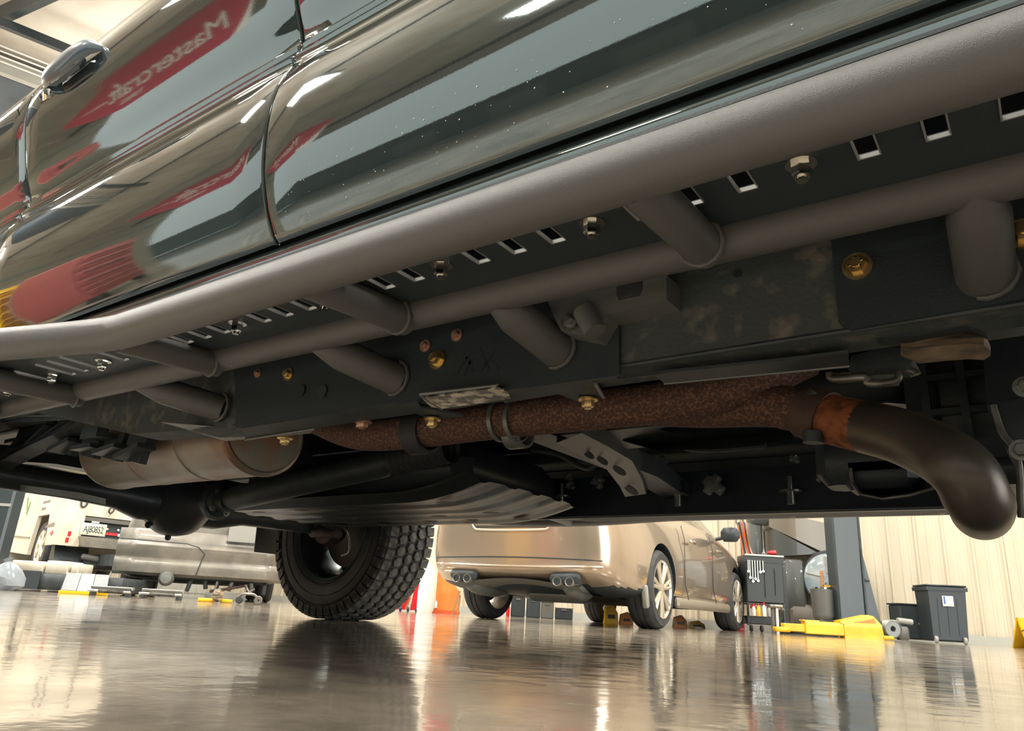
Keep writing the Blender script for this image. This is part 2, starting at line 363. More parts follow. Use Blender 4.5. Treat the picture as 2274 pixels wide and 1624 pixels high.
# ---- side steps
def side_step(near=True):
    q = (lambda y: y) if near else (lambda y: 2 * YC - y)
    outer = [(1.0, .70), (.95, .62), (.84, .555), (.7, .538), (0, .538), (-.6, .536), (-1.10, .535), (-1.21, .529), (-1.32, .502), (-1.46, .462), (-1.62, .430), (-1.80, .430), (-1.96, .47), (-2.06, .56), (-2.08, .69)]
    sp = smoothpath([(x, q(y), .48 + (.012 if y > .6 else 0)) for x, y in outer], 6)
    st = MB().tube(sp, .0285, 28).build('side_step', powder, truck)
    MB().tube([(1.05, q(.752), .50), (0, q(.742), .50), (-1.0, q(.732), .50), (-2.16, q(.714), .50)], .026, 28).build('rail_tube', powder, st)
    nuts = [.52, .30, .08, -.143, -.368, -.588, -.805, -1.019, -1.235, -1.448, -1.657, -1.87]
    slots = []
    x = .62
    for k in range(len(nuts) - 1):
        a = nuts[k]; b_ = nuts[k + 1]
        slots += [a - (a - b_) * t for t in (.25, .5, .75)]
    W_ = .020
    pb = MB()
    pb.box((-.67, q(.550), .505), (3.0, .06, .004)); pb.box((-.67, q(.6985), .505), (3.0, .087, .004))
    ed = sorted(slots)
    lo = [-2.17] + [s + W_ / 2 for s in ed]; hi = [s - W_ / 2 for s in ed] + [.83]
    for a, b_ in zip(lo, hi): pb.box(((a + b_) / 2, q(.6175), .505), (b_ - a, .075, .004))
    pb.build('step_plate', plateb, st, False)
    if near:
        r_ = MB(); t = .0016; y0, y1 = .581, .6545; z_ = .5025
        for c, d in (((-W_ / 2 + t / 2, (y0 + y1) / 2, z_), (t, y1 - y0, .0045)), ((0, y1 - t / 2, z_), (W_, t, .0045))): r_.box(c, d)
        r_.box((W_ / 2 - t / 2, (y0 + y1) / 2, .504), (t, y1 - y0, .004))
        pr = r_.build('slot_glint', edge, st, False); pr.location = (slots[0], 0, 0)  # pale rims put the lit slot walls into the colour
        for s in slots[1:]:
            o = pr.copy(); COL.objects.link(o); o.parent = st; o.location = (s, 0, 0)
    nb = MB().hexnut((0, 0, 0), (0, 0, -1), .0095, .014, True, .004).build('lock_nut', chrome, st); nb.location = (nuts[0], q(.635), .503)
    for x in nuts[1:]:
        o = nb.copy(); COL.objects.link(o); o.parent = st; o.location = (x, q(.635), .503)
    for x in (.20, -.272, -.735, -1.205, -1.72):
        y0 = .535 if x > -1.3 else .435
        MB().tube([(x, q(y0 + .01), .476), (x, q(.728), .487)], .0235, 24).build('strut', powder, st)
        w = MB(); arc = []
        for i in range(12):                                   # weld fillet where the strut meets the rail
            a = radians(-75 + i * 22); arc.append(Vector((x + sin(a) * .0245, q(.709 + .007 * cos(a)), .486 - cos(a) * .0240)))
        w.tube(arc, [.0028 + .0009 * (i % 2) for i in range(12)], 8)
        w.build('weld_bead', powder, st)
    legs = [(1232, 772, .85, -.577), (872, 838, .85, -.95), (482, 903, .85, -1.50), (2185, 600, .85, -.012), (None, 0, 0, .62)]
    for px, py, Y, xs_ in legs:
        if px is None: p = Vector((.62, .85, .44))
        else: p = at(px, py, Y=Y)
        A_ = Vector((xs_, q(.735), .492)); B_ = Vector((p.x, q(.868), p.z - .002))
        MB().tube([A_, A_.lerp(B_, .22), A_.lerp(B_, .30), B_], [.016, .025, .0282, .0285], 24).build('frame_leg', powder, st)
        w = MB(); arc = []
        for i in range(10):
            a = radians(-20 + i * 20); arc.append(Vector((p.x + sin(a) * .0295, q(.855), p.z - cos(a) * .0295)))
        w.tube(arc, [.003 + .001 * (i % 2) for i in range(10)], 8)
        w.build('leg_weld', powder, st)
    return st
near_step = side_step(True)
far_step = side_step(False)

# ---- frame rails
def rail(Y0, nm='frame_rail'):
    pts = [(1.7, .43), (.15, .415), (-1.36, .412), (-1.75, .435), (-2.3, .545), (-3.1, .55), (-3.7, .50), (-3.7, .62), (-3.1, .67), (-2.3, .665), (-1.8, .575), (-1.3, .56), (.15, .56), (1.7, .57)]
    return MB().prism([(x, Y0, z) for x, z in pts], (0, .075, 0)).build(nm, dusty, truck, False)
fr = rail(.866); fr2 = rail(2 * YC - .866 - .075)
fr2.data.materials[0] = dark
MB().tube([(-1.34, .868, .414), (0.3, .868, .417)], .004, 8).build('lower_seam', chassis, fr)
# mounting plates of the side step, bolted to the rail
P1 = MB(); y = .858
def plate(pxs, Y, th, m, nm, par, Zp=None):
    pts = [at(*p, Y=Y) if Zp is None else at(*p, Z=Zp) for p in pxs]
    return MB().prism(pts, (0, th, 0) if Zp is None else (0, 0, th)).build(nm, m, par, False)
mp = plate([(520, 800), (524, 950), (850, 902), (925, 892), (940, 876), (1106, 856), (1120, 868), (1362, 836), (1374, 830), (1374, 600)], .858, .007, plateb, 'mounting_plate', truck)
mp2 = MB().prism([(-.166, .858, .425), (-.155, .858, .414), (-.02, .858, .417), (.04, .858, .42), (.04, .858, .60), (-.166, .858, .60)], (0, .007, 0)).build('mounting_plate', plateb, truck, False)
# flange folded under the rail with its tabs
fl_ = plate([(850, 903), (925, 893), (936, 906), (1030, 925), (960, 934), (918, 916), (700, 952), (545, 976), (536, 952)], None, .004, chassis, 'lower_flange', mp, .405)
fl2 = plate([(1110, 872), (1362, 838), (1378, 842), (1322, 852), (1340, 880), (1290, 895), (1240, 876), (1120, 896)], None, .004, chassis, 'lower_flange', mp, .404)
plate([(936, 884), (1108, 860), (1128, 872), (1135, 886), (985, 908), (958, 905)], None, .003, scr, 'scuffed_skid_pad', mp, .402)
for pts, zz in (([(934, 876), (1108, 856)], .406), ([(934, 878), (982, 908)], .404), ([(545, 977), (700, 953)], .404), ([(1322, 852), (1340, 882)], .403)):
    MB().tube([at(*p, Z=zz) for p in pts], .003, 8).build('flange_lip', galv, mp)
# slanted cut-outs of the badge in the plate
for a, b_ in (((1010, 836), (1037, 793)), ((1030, 834), (1048, 797)), ((1036, 792), (1052, 826)), ((1063, 772), (1086, 822)), ((1066, 826), (1098, 778)), ((1090, 800), (1109, 820))):
    A = at(*a, Y=.8575); B_ = at(*b_, Y=.8575); d = (B_ - A).normalized(); n_ = Vector((-d.z, 0, d.x)) * .0024
    MB().prism([A - n_, B_ - n_, B_ + n_, A + n_], (0, .001, 0)).build('badge_cutout', dark, mp, False)
for px, py in ((668, 868), (716, 870), (834, 858)):
    p = at(px, py, Y=.8565); MB().lathe([(0, 0), (.0125, 0), (.0125, .002), (0, .002)], p, RX, 20).build('plate_hole', chassis, mp)
def bolt(px, py, r, m, Y=None, Z=None, par=None, ax=None, h=None, nm='bolt'):
    p = at(px, py, Y=Y) if Y else at(px, py, Z=Z)
    return MB().hexnut(p, ax or ((0, -1, 0) if Y else (0, 0, -1)), r, h or r * .9, True, r * .25).build(nm, m, par or mp)
bolt(972, 800, .0105, gold, Y=.857, h=.012); bolt(945, 769, .0072, copper, Y=.857); bolt(1015, 745, .0072, copper, Y=.857)
bolt(641, 832, .0085, gold, Y=.857); bolt(573, 830, .006, copper, Y=.857)
b8 = bolt(1904, 592, .0108, gold, Y=.857, par=mp2, h=.009)
for i in range(6):                                           # the six radial grade marks on the head
    a = i * pi / 3 + .3; c = at(1904, 592, Y=.857) + Vector((0, -.0122, 0))
    MB().box(c + Vector((cos(a) * .0062, 0, sin(a) * .0062)), (.004, .0012, .0014), Matrix.Rotation(-a, 3, 'Y')).build('grade_mark', chrome, mp2, False)
bolt(2272, 520, .0108, gold, Y=.857, par=mp2, h=.012)
bolt(1306, 886, .0098, gold, Z=.402, h=.011); bolt(960, 930, .0098, gold, Z=.402, h=.011); bolt(633, 972, .0105, gold, Z=.402, h=.010); bolt(805, 935, .012, copper, Z=.41, h=.010)
# lower lip of the rail to the right and castings there
plate([(1380, 842), (1455, 836), (1475, 852), (1886, 812), (1884, 784), (1755, 800), (1640, 812), (1500, 826)], None, .004, chassis, 'rail_lower_lip', fr, .400)
MB().tube([at(*p, Z=.402) for p in ((1475, 852), (1886, 813))], .0022, 8).build('lip_edge', galv, fr)
hl = at(1637, 608, Y=.865); MB().lathe([(0, 0), (.0055, 0), (.0055, .001), (0, .001)], hl, RX, 16).build('rail_hole', dark, fr)
# body mount bracket above the rail (aluminium casting)
bmk = MB()
bmk.prism([at(*p, Y=.82) for p in ((1215, 668), (1228, 700), (1246, 735), (1290, 744), (1318, 748), (1345, 700), (1480, 665), (1480, 610), (1225, 650))], (0, .045, 0))
bmk.tube([at(1296, 690, Y=.815), at(1322, 738, Y=.815)], .016, 16); 
bmo = bmk.build('body_mount_bracket', galv, truck)
bolt(1265, 714, .0085, steel, Y=.813, par=bmo); bolt(1440, 690, .015, steel, Z=.50, par=bmo)
MB().lathe([(0, 0), (.034, 0), (.036, .010), (.036, .045), (.03, .05), (0, .05)], at(1420, 650, Y=.85) + Vector((0, 0, -.02)), None, 24).build('rubber_bushing', rubber, bmo)
# ---- floor pan and underbody
fp = MB().box((-1.0, YC, .64), (5.3, 1.86, .03)).build('floor_pan', dark, truck, False)
for yy in (1.12, 1.38, 1.9, 2.16): MB().box((-1.0, yy, .617), (4.8, .05, .02), bev=.006).build('pan_rib', dark, fp)
for x in (-3.0, -2.15, -1.05, .9):
    MB().prism([(x, .93, .52), (x, 1.2, .56), (x, 2.1, .56), (x, 2.35, .52), (x, 2.35, .47), (x, 2.1, .50), (x, 1.2, .50), (x, .93, .47)], (.09, 0, 0)).build('crossmember', chassis, truck, False)
# ---- exhaust
pipe = MB().tube(smoothpath([at(x, y_, Y=Y) for x, y_, Y in ((640, 905, 1.12), (720, 940, 1.10), (780, 962, 1.08), (850, 966, 1.06), (950, 955, 1.05), (1130, 932, 1.05), (1300, 913, 1.05), (1450, 897, 1.05), (1560, 880, 1.06), (1660, 850, 1.08), (1790, 790, 1.12))], 8), .0335, 32).build('exhaust_pipe', rust, truck)
p2 = MB().tube(smoothpath([at(x, y_, Y=Y) for x, y_, Y in ((1440, 905, 1.11), (1560, 908, 1.11), (1660, 904, 1.10), (1740, 905, 1.09), (1800, 918, 1.08))], 8), [.031] * 24 + [.033] * 9, 28).build('branch_pipe', rust, pipe)
cpth = [at(x, y_, Y=Y) for x, y_, Y in ((1787, 914, 1.085), (1840, 930, 1.075))]
MB().tube(cpth, .0385, 28).build('pipe_clamp', mat('dark_rust', (78, 64, 56), .7, .1, bump=.6, bscale=90, col2=(96, 72, 58), nscale=40), pipe)
MB().tube([at(1806, 960, Y=1.05), at(1806, 984, Y=1.05)], .014, 12).build('clamp_lug', chassis, pipe); MB().tube([at(1800, 885, Y=1.06), at(1812, 872, Y=1.06)], .012, 12).build('clamp_lug', chassis, pipe)
MB().tube(smoothpath([at(x, y_, Y=Y) for x, y_, Y in ((1836, 929, 1.076), (1880, 940, 1.065), (1925, 950, 1.052))], 5), .0352, 28).build('rusty_collar', rust2, pipe)
dp = [(1922, 949, 1.053), (1990, 966, 1.03), (2050, 990, 1.01), (2096, 1014, .99), (2128, 1038, .975), (2150, 1064, .975)]
pth = [at(x, y_, Y=Y) for x, y_, Y in dp]
e_ = pth[-1]; pth += [e_ + Vector((.004, .012, -.016)), e_ + Vector((.006, .045, -.022)), e_ + Vector((0, .14, -.018)), e_ + Vector((-.01, .3, 0))]
MB().tube(smoothpath(pth, 8), .0352, 36).build('down_pipe', heat, pipe)
cl = MB()
for dx, nm in ((1112, 0), (1148, 1)):
    p = at(dx, 935, Y=1.05); cl.lathe([(.036, -.004), (.039, -.004), (.039, .004), (.036, .004)], p, RYm, 32, True)
q_ = at(1140, 985, Y=1.04)
cl.lathe([(.024, -.018), (.029, -.018), (.029, .018), (.024, .018)], at(1150, 962, Y=1.07), RYm, 24, True)
cl.build('hanger_strap', galv, pipe)
MB().lathe([(.036, -.022), (.042, -.022), (.042, .022), (.036, .022)], at(935, 962, Y=1.053), RYm, 32, True).build('rubber_hanger', rubber, pipe)
mf = MB(); mc = Vector((-1.64, 1.16, .492)); Ms = Matrix(((0, 0, -1), (0, 1.12, 0), (1, 0, 0)))
mf.lathe([(0, .006), (.09, .004), (.104, 0), (.112, .004), (.1135, .014), (.110, .02), (.110, .72), (.1135, .73), (.112, .74), (.10, .745), (0, .75)], mc, Ms, 48)
for k in (0, 2): mf.lathe([(.1095, .22 + k * .13), (.1115, .228 + k * .13), (.1095, .236 + k * .13)], mc, Ms, 48)
mfo = mf.build('muffler', muff, truck)
MB().lathe([(0, -.004), (.078, -.004), (.098, .001), (.098, .006), (0, .006)], mc, Ms, 40).build('muffler_cap', muffc, mfo)
MB().tube(smoothpath([mc + Vector((-.01, 0, .02)), mc + Vector((.1, -.02, .03)), mc + Vector((.25, -.04, .02)), at(690, 925, Y=1.11)], 5), .031, 24).build('inlet_pipe', rust, mfo)
# ---- rear axle, drive shaft
AX = -2.75
ax = MB(); ax.tube([(AX, .74, .415), (AX, 1.2, .412), (AX, 1.36, .41), (AX, 1.45, .405), (AX, 1.77, .405), (AX, 1.9, .41), (AX, 2.42, .415)], [.045, .045, .052, .075, .075, .05, .045], 28)
axo = ax.build('rear_axle', axlem, truck)
MB().lathe([(0, -.12), (.06, -.115), (.1, -.085), (.118, -.04), (.121, 0), (.118, .05), (.095, .1), (.07, .15), (.055, .2), (.05, .25), (.066, .255), (.066, .275), (.03, .28)], (AX, 1.60, .405), RYm, 36).build('differential', axlem, axo)
for k in range(8):
    a = k * pi / 4; MB().hexnut((AX - .08 + .06, 1.6 + cos(a) * .125, .405 + sin(a) * .125), (1, 0, 0), .008, .008).build('cover_bolt', axlem, axo)
fa = Vector((AX + .275, 1.60, .405)); fb = at(1050, 985, Y=1.60)
ds = MB().tube([fa, fa.lerp(fb, .04), fa.lerp(fb, .08), fa.lerp(fb, .72), fa.lerp(fb, .74)], [.03, .03, .042, .042, .030], 24).build('drive_shaft', chassis, truck)
d_ = (fb - fa).normalized(); Md = Vector((0, 0, 1)).rotation_difference(d_).to_matrix()
MB().lathe([(.036 + .007 * (k % 2), .012 * k) for k in range(20)], fa.lerp(fb, .74), Md, 24).build('rubber_boot', rubber, ds)
MB().lathe([(0, 0), (.055, 0), (.055, .02), (.04, .03), (.04, .08), (0, .08)], fa + Vector((-.01, 0, 0)), RYm, 24).build('flange', axlem, ds)
for a in range(4):
    MB().hexnut(fa + Vector((.02, cos(a * pi / 2 + .6) * .043, sin(a * pi / 2 + .6) * .043)), (1, 0, 0), .009, .01).build('flange_bolt', steel, ds)
# leaf spring pack, shock and brackets by the near end of the axle
lf = None
for k in range(4):
    L_ = .78 - k * .14
    o = MB(); o.sheet([[Vector((AX + t * L_, yy, .475 - k * .011 + t * t * .10 + zz)) for yy, zz in ((.93, 0), (.99, 0), (.99, -.008), (.93, -.008), (.93, 0))] for t in [i / 8 - 1 for i in range(17)]])
    for Yo in ((0), (1.36)):
        if Yo == 0: lf = o.build('leaf_spring', chassis, truck)
        else:
            c = lf.copy(); COL.objects.link(c); c.location.y = Yo
bk = MB()
for i in range(6):
    p = at(60 + i * 50, 965 + i * 4, Y=1.0); bk.box(p, (.10, .02, .10), Matrix.Rotation(.2, 3, 'Y')); bk.box(p + Vector((.02, -.02, -.03)), (.12, .05, .012), Matrix.Rotation(-.1 * (i % 3), 3, 'Y'))
bk.build('spring_bracket', chassis, truck, False)
MB().sheet([[at(x, y0 + k, Y=.95) for k in (0, 7, 14)] for x, y0 in ((45, 1077), (110, 1085), (180, 1095), (235, 1108))]).build('skid_lip', galv, axo)
MB().prism([at(*p, Y=.875) for p in ((-40, 940), (452, 918), (560, 900), (560, 850), (-40, 860))], (0, .004, 0)).build('rear_side_plate', chassis, truck, False)
MB().tube([at(20, 925, Y=.872), at(450, 918, Y=.872)], .0018, 6).build('plate_edge', galv, truck)
MB().sheet([[at(x, y_, Z=.42) for x, y_ in r] for r in (((356, 938), (540, 952)), ((400, 950), (700, 945)), ((500, 980), (690, 963)))]).build('heat_shield', galv, truck)
for px, py, w in ((185, 932, .03), (245, 950, .022), (325, 926, .02)): MB().tube([at(px, py, Y=.96), at(px, py, Y=.96) + Vector((0, .05, 0))], w * .6, 14).build('bracket_bushing', brownc, truck)
MB().tube(smoothpath([(AX + .25, 2.2, .62), (AX + .1, 2.24, .5), (AX + .05, 2.26, .40)], 4), .028, 18).build('shock_absorber', chassis, truck)
MB().tube(smoothpath([(AX + .25, 1.0, .62), (AX + .1, .98, .5), (AX - .07, .96, .36)], 4), .028, 18).build('shock_absorber', chassis, truck)
# ---- fuel tank and its ribbed skid plate
tk = MB(); tk.box((-1.96, 1.98, .50), (1.10, .56, .15), bev=.05); tk.build('fuel_tank', blackpl, truck)
def skid_z(x): 
    t = (x + 1.62) / .30
    return .395 if t < 0 else .395 + .05 * t * t
xs = [-2.60 + i * .08 for i in range(13)] + [-1.62 + i * .03 for i in range(1, 11)]
sk = MB()
rows = []
for x in xs:
    r_ = []
    for j in range(41):
        yy = 1.66 + j * .016; ph = (j % 8) / 8
        e2 = .0 if 2 < j < 38 else .02
        r_.append(Vector((x - (0.05 * ((j - 20) / 20) ** 4 if x > -1.62 else 0), yy, skid_z(x) + e2 - (.006 if .25 <= ph <= .6 else 0))))
    rows.append(r_)
sk.sheet(rows); sko = sk.build('tank_skid_plate', mat('skid_grey', (56, 63, 65), .38, .35, bump=.2, bscale=60), truck)
for i, x in enumerate([-2.45, -2.2, -1.95, -1.75, -1.52]):
    for yy in (1.76, 2.0, 2.18):
        MB().lathe([(0, 0), (.022, 0), (.022, -.001), (0, -.001)], (x, yy, skid_z(x) - .0065), Matrix.Diagonal((1.6, .8, 1)), 18).build('drain_hole', dark, sko)
# ---- transmission, engine sump and the crossmember brace
tr = MB()
tr.box((-.62, 1.62, .555), (.9, .24, .10), bev=.03); tr.box((.03, 1.60, .50), (.42, .42, .26), bev=.06); tr.box((.45, 1.6, .50), (.7, .5, .30), bev=.05)
tro = tr.build('transmission', chassis, truck)
for k in range(7): MB().box((-.14 + k * .055, 1.385, .50), (.012, .03, .22)).build('casting_rib', chassis, tro, False)
for k in range(3): MB().box((.03, 1.382, .44 + k * .06), (.38, .02, .01)).build('casting_rib', chassis, tro, False)
MB().box((.05, 1.62, .36), (.34, .34, .06), bev=.02).build('sump_pan', axlem, tro)
shp = [(1888, 1040), (1893, 1075), (1910, 1098), (1960, 1108), (2020, 1100), (2080, 1082), (2120, 1055)]
MB().sheet([[at(x, y_, Y=1.36), at(x + 6, y_ - 14, Y=1.50), at(x + 8, y_ - 26, Y=1.66)] for x, y_ in shp]).build('sump_guard', galv, tro)
MB().tube([at(x, y_, Y=1.355) for x, y_ in shp], .0028, 8).build('guard_rim', alum, tro)
tc_ = MB(); tc_.box(at(1925, 1020, Y=1.42), (.16, .1, .10), bev=.02); tc_.box(at(1960, 1055, Y=1.42), (.12, .1, .06), bev=.015); tc_.build('gearbox_casting', axlem, tro)
cm = MB(); cmt = [(1236, 984, 1292, 962, 1.35), (1290, 1012, 1350, 992, 1.55), (1345, 1040, 1404, 1024, 1.8), (1376, 1080, 1426, 1066, 2.05), (1392, 1112, 1438, 1108, 2.25)]
rows = []
for i in range(len(cmt) - 1):
    for k in range(4):
        t = k / 4; a = cmt[i]; b_ = cmt[i + 1]; v = [a[j] + (b_[j] - a[j]) * t for j in range(5)]
        rows.append([at(v[0], v[1] + 4, Y=v[4]) + Vector((0, 0, .02)), at(v[0], v[1], Y=v[4]), at(v[2], v[3], Y=v[4]), at(v[2] + 8, v[3] - 14, Y=v[4]) + Vector((0, 0, .03))])
cm.sheet(rows); cmo = cm.build('brace', galv, truck)
cmo.data.materials[0] = mat('grey_brace', (62, 69, 70), .45, .3, bump=.2, bscale=80)
for x, y_, Y, rr in ((1307, 1009, 1.56, .017), (1338, 1023, 1.66, .017), (1376, 1045, 1.83, .021), (1402, 1088, 2.1, .025)):
    p = at(x, y_, Y=Y - .015); n_ = (CAM - p).normalized(); MB().lathe([(0, 0), (rr, 0), (rr * .98, .002), (0, .002)], p, Vector((0, 0, 1)).rotation_difference(Vector((-.3, -.45, -.85)).normalized()).to_matrix(), 20).build('brace_hole', dark, cmo)
hs = MB(); hs.sheet([[at(x, y0, Y=1.72), at(x + 4, y1, Y=1.62)] for x, y0, y1 in ((1380, 972, 980), (1450, 992, 1000), (1520, 985, 1000), (1600, 972, 990), (1690, 962, 984), (1760, 955, 975))]); hs.build('heat_shield', galv, truck)
hs = MB(); hs.sheet([[at(x, y0, Y=1.6), at(x + 4, y1, Y=1.55)] for x, y0, y1 in ((1440, 940, 948), (1490, 948, 962), (1560, 944, 962), (1640, 936, 948))]); hs.build('heat_shield', galv, truck)
# shift linkage bracket and tan casting below the rail at the right
MB().prism([at(*p, Y=1.0) for p in ((1890, 790), (1884, 822), (2010, 815), (2030, 800), (2010, 770), (1950, 775))], (0, .05, 0)).build('linkage_bracket', chassis, truck, False)
MB().sheet([[at(x, a, Y=.93), at(x, (a + b_) / 2, Y=.91), at(x, b_, Y=.95)] for x, a, b_ in ((2000, 757, 790), (2040, 740, 808), (2100, 732, 802), (2150, 728, 798), (2185, 735, 800), (2200, 770, 790))]).build('control_arm', tanc, truck)
MB().prism([at(*p, Y=.90) for p in ((1900, 722), (2060, 704), (2120, 690), (2274, 688), (2274, 725), (2190, 738), (2150, 722), (2020, 748), (1900, 752))], (0, .03, 0)).build('crossmember_arm', chassis, truck, False)
lk = MB(); lk.tube(smoothpath([at(x, y_, Y=1.02) for x, y_ in ((1842, 828), (1850, 842), (1920, 838), (1930, 852), (1990, 846), (2000, 820), (2030, 826), (2036, 832))], 4), .005, 10); lk.build('shift_rod', alum, truck)
plate([(1840, 828), (1918, 826), (1918, 840), (1850, 843)], 1.03, .02, tanc, 'linkage_plate', truck); plate([(1932, 826), (1995, 822), (1990, 848), (1940, 852)], 1.03, .02, galv, 'linkage_plate', truck)
# right edge: front body mount, black shield with pale edge
MB().prism([at(*p, Y=1.06) for p in ((2205, 900), (2290, 880), (2290, 1050), (2262, 1040), (2230, 985))], (0, .06, 0)).build('front_shield', blackpl, truck, False)
MB().tube(smoothpath([at(x, y_, Y=1.05) for x, y_ in ((2205, 900), (2225, 960), (2248, 990), (2262, 1030), (2266, 1100), (2268, 1150))], 4), .004, 8).build('shield_edge', alum, truck)
bolt(2276, 860, .008, steel, Y=1.0, par=mp2); bolt(2268, 1000, .008, alum, Y=1.03, par=mp2)
MB().prism([at(*p, Y=.885) for p in ((2140, 640), (2290, 600), (2290, 690), (2150, 690))], (0, .05, 0)).build('leg_bracket', chassis, truck, False)
MB().prism([at(*p, Y=1.25) for p in ((2180, 720), (2290, 700), (2290, 900), (2190, 900))], (0, .05, 0)).build('engine_shield', dark, truck, False)
# far side: frame fixings and the body mounts seen across the underside
MB().prism([(-3.0, 2.60, .60), (-3.0, 2.60, .52), (.8, 2.60, .52), (.8, 2.60, .60)], (0, .02, 0)).build('far_sill', dark, truck, False)
for px, py in ((1246, 1108), (1505, 1104), (1755, 1098)):
    p = at(px, py, Y=2.30)
    o = MB(); o.tube([p + Vector((0, 0, -.03)), p + Vector((0, 0, .015))], .012, 12); o.tube([p + Vector((0, 0, .015)), p + Vector((0, 0, .055))], .008, 12); o.lathe([(0, 0), (.034, 0), (.034, .006), (0, .006)], p + Vector((0, 0, .005)), None, 20)
    o.build('body_mount_stud', steel, truck)
far_rail_edge = MB().box((-1.0, 2.335, .417), (3.4, .012, .008)).build('rail_flange', galv, fr2, False)
MB().box((-.75, 2.45, .455), (1.6, .02, .012)).build('brake_line_clip', tanc, fr2, False)
for px, py, rr in ((1475, 1022, .02), (1765, 965, .02), (1765, 1020, .018), (1865, 1055, .02), (1330, 1070, .03), (1585, 1078, .045), (1265, 1060, .02), (1268, 1078, .02), (1825, 1062, .02)):
    p = at(px, py, Y=2.28); o = MB(); M = Matrix.Rotation(random.uniform(0, 1.5), 3, 'Y')
    o.box(p, (rr * 1.6, .02, rr * .7), M, .003); o.box(p + Vector((0, -.01, 0)), (rr * .5, .03, rr * 1.5), M, .003); o.hexnut(p + Vector((0, -.02, 0)), (0, -1, 0), rr * .35, .008)
    o.build('clip_bracket', galv, truck)
hose = MB(); hose.tube(smoothpath([at(x, y_, Y=1.9) for x, y_ in ((1180, 1000), (1240, 1010), (1300, 1040), (1330, 1030), (1440, 985), (1560, 1000), (1700, 990))], 5), .008, 8); hose.build('brake_line', chassis, truck)

# ---- wheels
WM = Matrix.Rotation(-pi / 2, 3, 'X')                       # local Z -> world Y
def make_wheel(center, out, tread):
    """out = +1 when the outer face looks to +Y"""
    R = .405; W2 = .155
    o = MB()
    pr = [(.222, -.125), (.232, -.138), (.27, -.150), (.32, -.156), (.358, -.150), (.382, -.136), (.392, -.122), (.392, .122), (.382, .136), (.358, .150), (.32, .156), (.27, .150), (.232, .138), (.222, .125)]
    o.lathe(pr, (0, 0, 0), WM, 72, True)
    for r_ in (.25, .30, .34): 
        for s in (-1, 1): o.lathe([(r_ - .002, s * .152), (r_, s * .157), (r_ + .002, s * .152)], (0, 0, 0), WM, 72)
    w = o.build('wheel', rubber, truck); w.location = center
    rm = MB(); rm.lathe([(.222, -.135), (.234, -.143), (.237, -.138), (.226, -.11), (.212, -.085), (.200, -.07), (.198, .05), (.205, .085), (.226, .11), (.238, .12)], (0, 0, 0), WM, 56)
    rm.build('rim', mat('dark_rim', (88, 100, 100), .35, .7) if 'dark_rim' not in MATS else MATS['dark_rim'], w)
    sp = MB()
    for k in range(6):
        a = k * pi / 3; M = Matrix.Rotation(-a, 3, 'Y'); sp.box(M @ Vector((.125, out * .075, 0)), (.17, .03, .062), M, .01)
    sp.lathe([(0, out * .05), (.06, out * .055), (.065, out * .10), (0, out * .11)], (0, 0, 0), WM, 24)
    sp.build('spoke_disc', MATS['dark_rim'], w)
    MB().lathe([(0, -out * .02), (.165, -out * .015), (.168, out * .045), (0, out * .05)], (0, 0, 0), WM, 40).build('brake_disc', chassis, w)
    if tread:
        N = 50
        shapes = {-2: ([(-.021, -.023), (.019, -.023), (.021, .018), (-.019, .022)], -.098), -1: ([(-.020, -.012), (-.006, -.024), (.018, -.016), (.020, .012), (.004, .022), (-.019, .016)], -.048),
                  0: ([(-.021, -.010), (0, -.022), (.020, -.012), (.021, .011), (0, .022), (-.020, .010)], 0), 1: ([(-.018, -.016), (.004, -.022), (.020, -.012), (.018, .016), (-.006, .024), (-.020, .012)], .048), 2: ([(-.019, -.022), (.021, -.018), (.019, .023), (-.021, .023)], .098)}
        for row, (pts, yo) in shapes.items():
            b_ = MB(); n_ = len(pts); rs = .390; rt = .4035 if abs(row) < 2 else .400
            pts = [(x * 1.08, y_ * 1.2) for x, y_ in pts]; yo *= 1.2
            b_.add([Vector((x, y_ + yo, rs)) for x, y_ in pts] + [Vector((x * .9, y_ * .9 + yo, rt)) for x, y_ in pts], [tuple(range(n_, 2 * n_))] + [(i, (i + 1) % n_, n_ + (i + 1) % n_, n_ + i) for i in range(n_)])
            if abs(row) == 2:
                s = row / 2; b_.add([Vector((-.020, s * .140, .392)), Vector((.020, s * .140, .392)), Vector((.018, s * .160, .352)), Vector((-.018, s * .160, .352)), Vector((-.020, s * .151, .386)), Vector((.020, s * .151, .386))], [(0, 1, 5, 4), (4, 5, 2, 3)])
            proto = b_.build('tread_block', treadm, w, False)
            for k in range(N):
                t = proto if k == 0 else proto.copy()
                if k: COL.objects.link(t); t.parent = w
                t.rotation_euler = (0, (k + (.5 if row % 2 else 0) + row * .12) * 2 * pi / N, 0)
    else:
        b_ = MB()
        for k in range(50):
            for yo in (-.1, -.05, 0, .05, .1):
                M = Matrix.Rotation((k + (.5 if yo in (-.05, .05) else 0)) * 2 * pi / 50, 3, 'Y'); b_.box(M @ Vector((0, yo * 1.2, .396)), (.042, .05, .014), M)
        t = b_.build('tread', treadm, w, False)
    return w
fwl = make_wheel((AX - .02, 2.54, .402), 1, True)
for c, s in (((AX - .12, .70, .402), -1), ((.95, .74, .402), -1), ((.95, 2.54, .402), 1)): make_wheel(c, s, False)
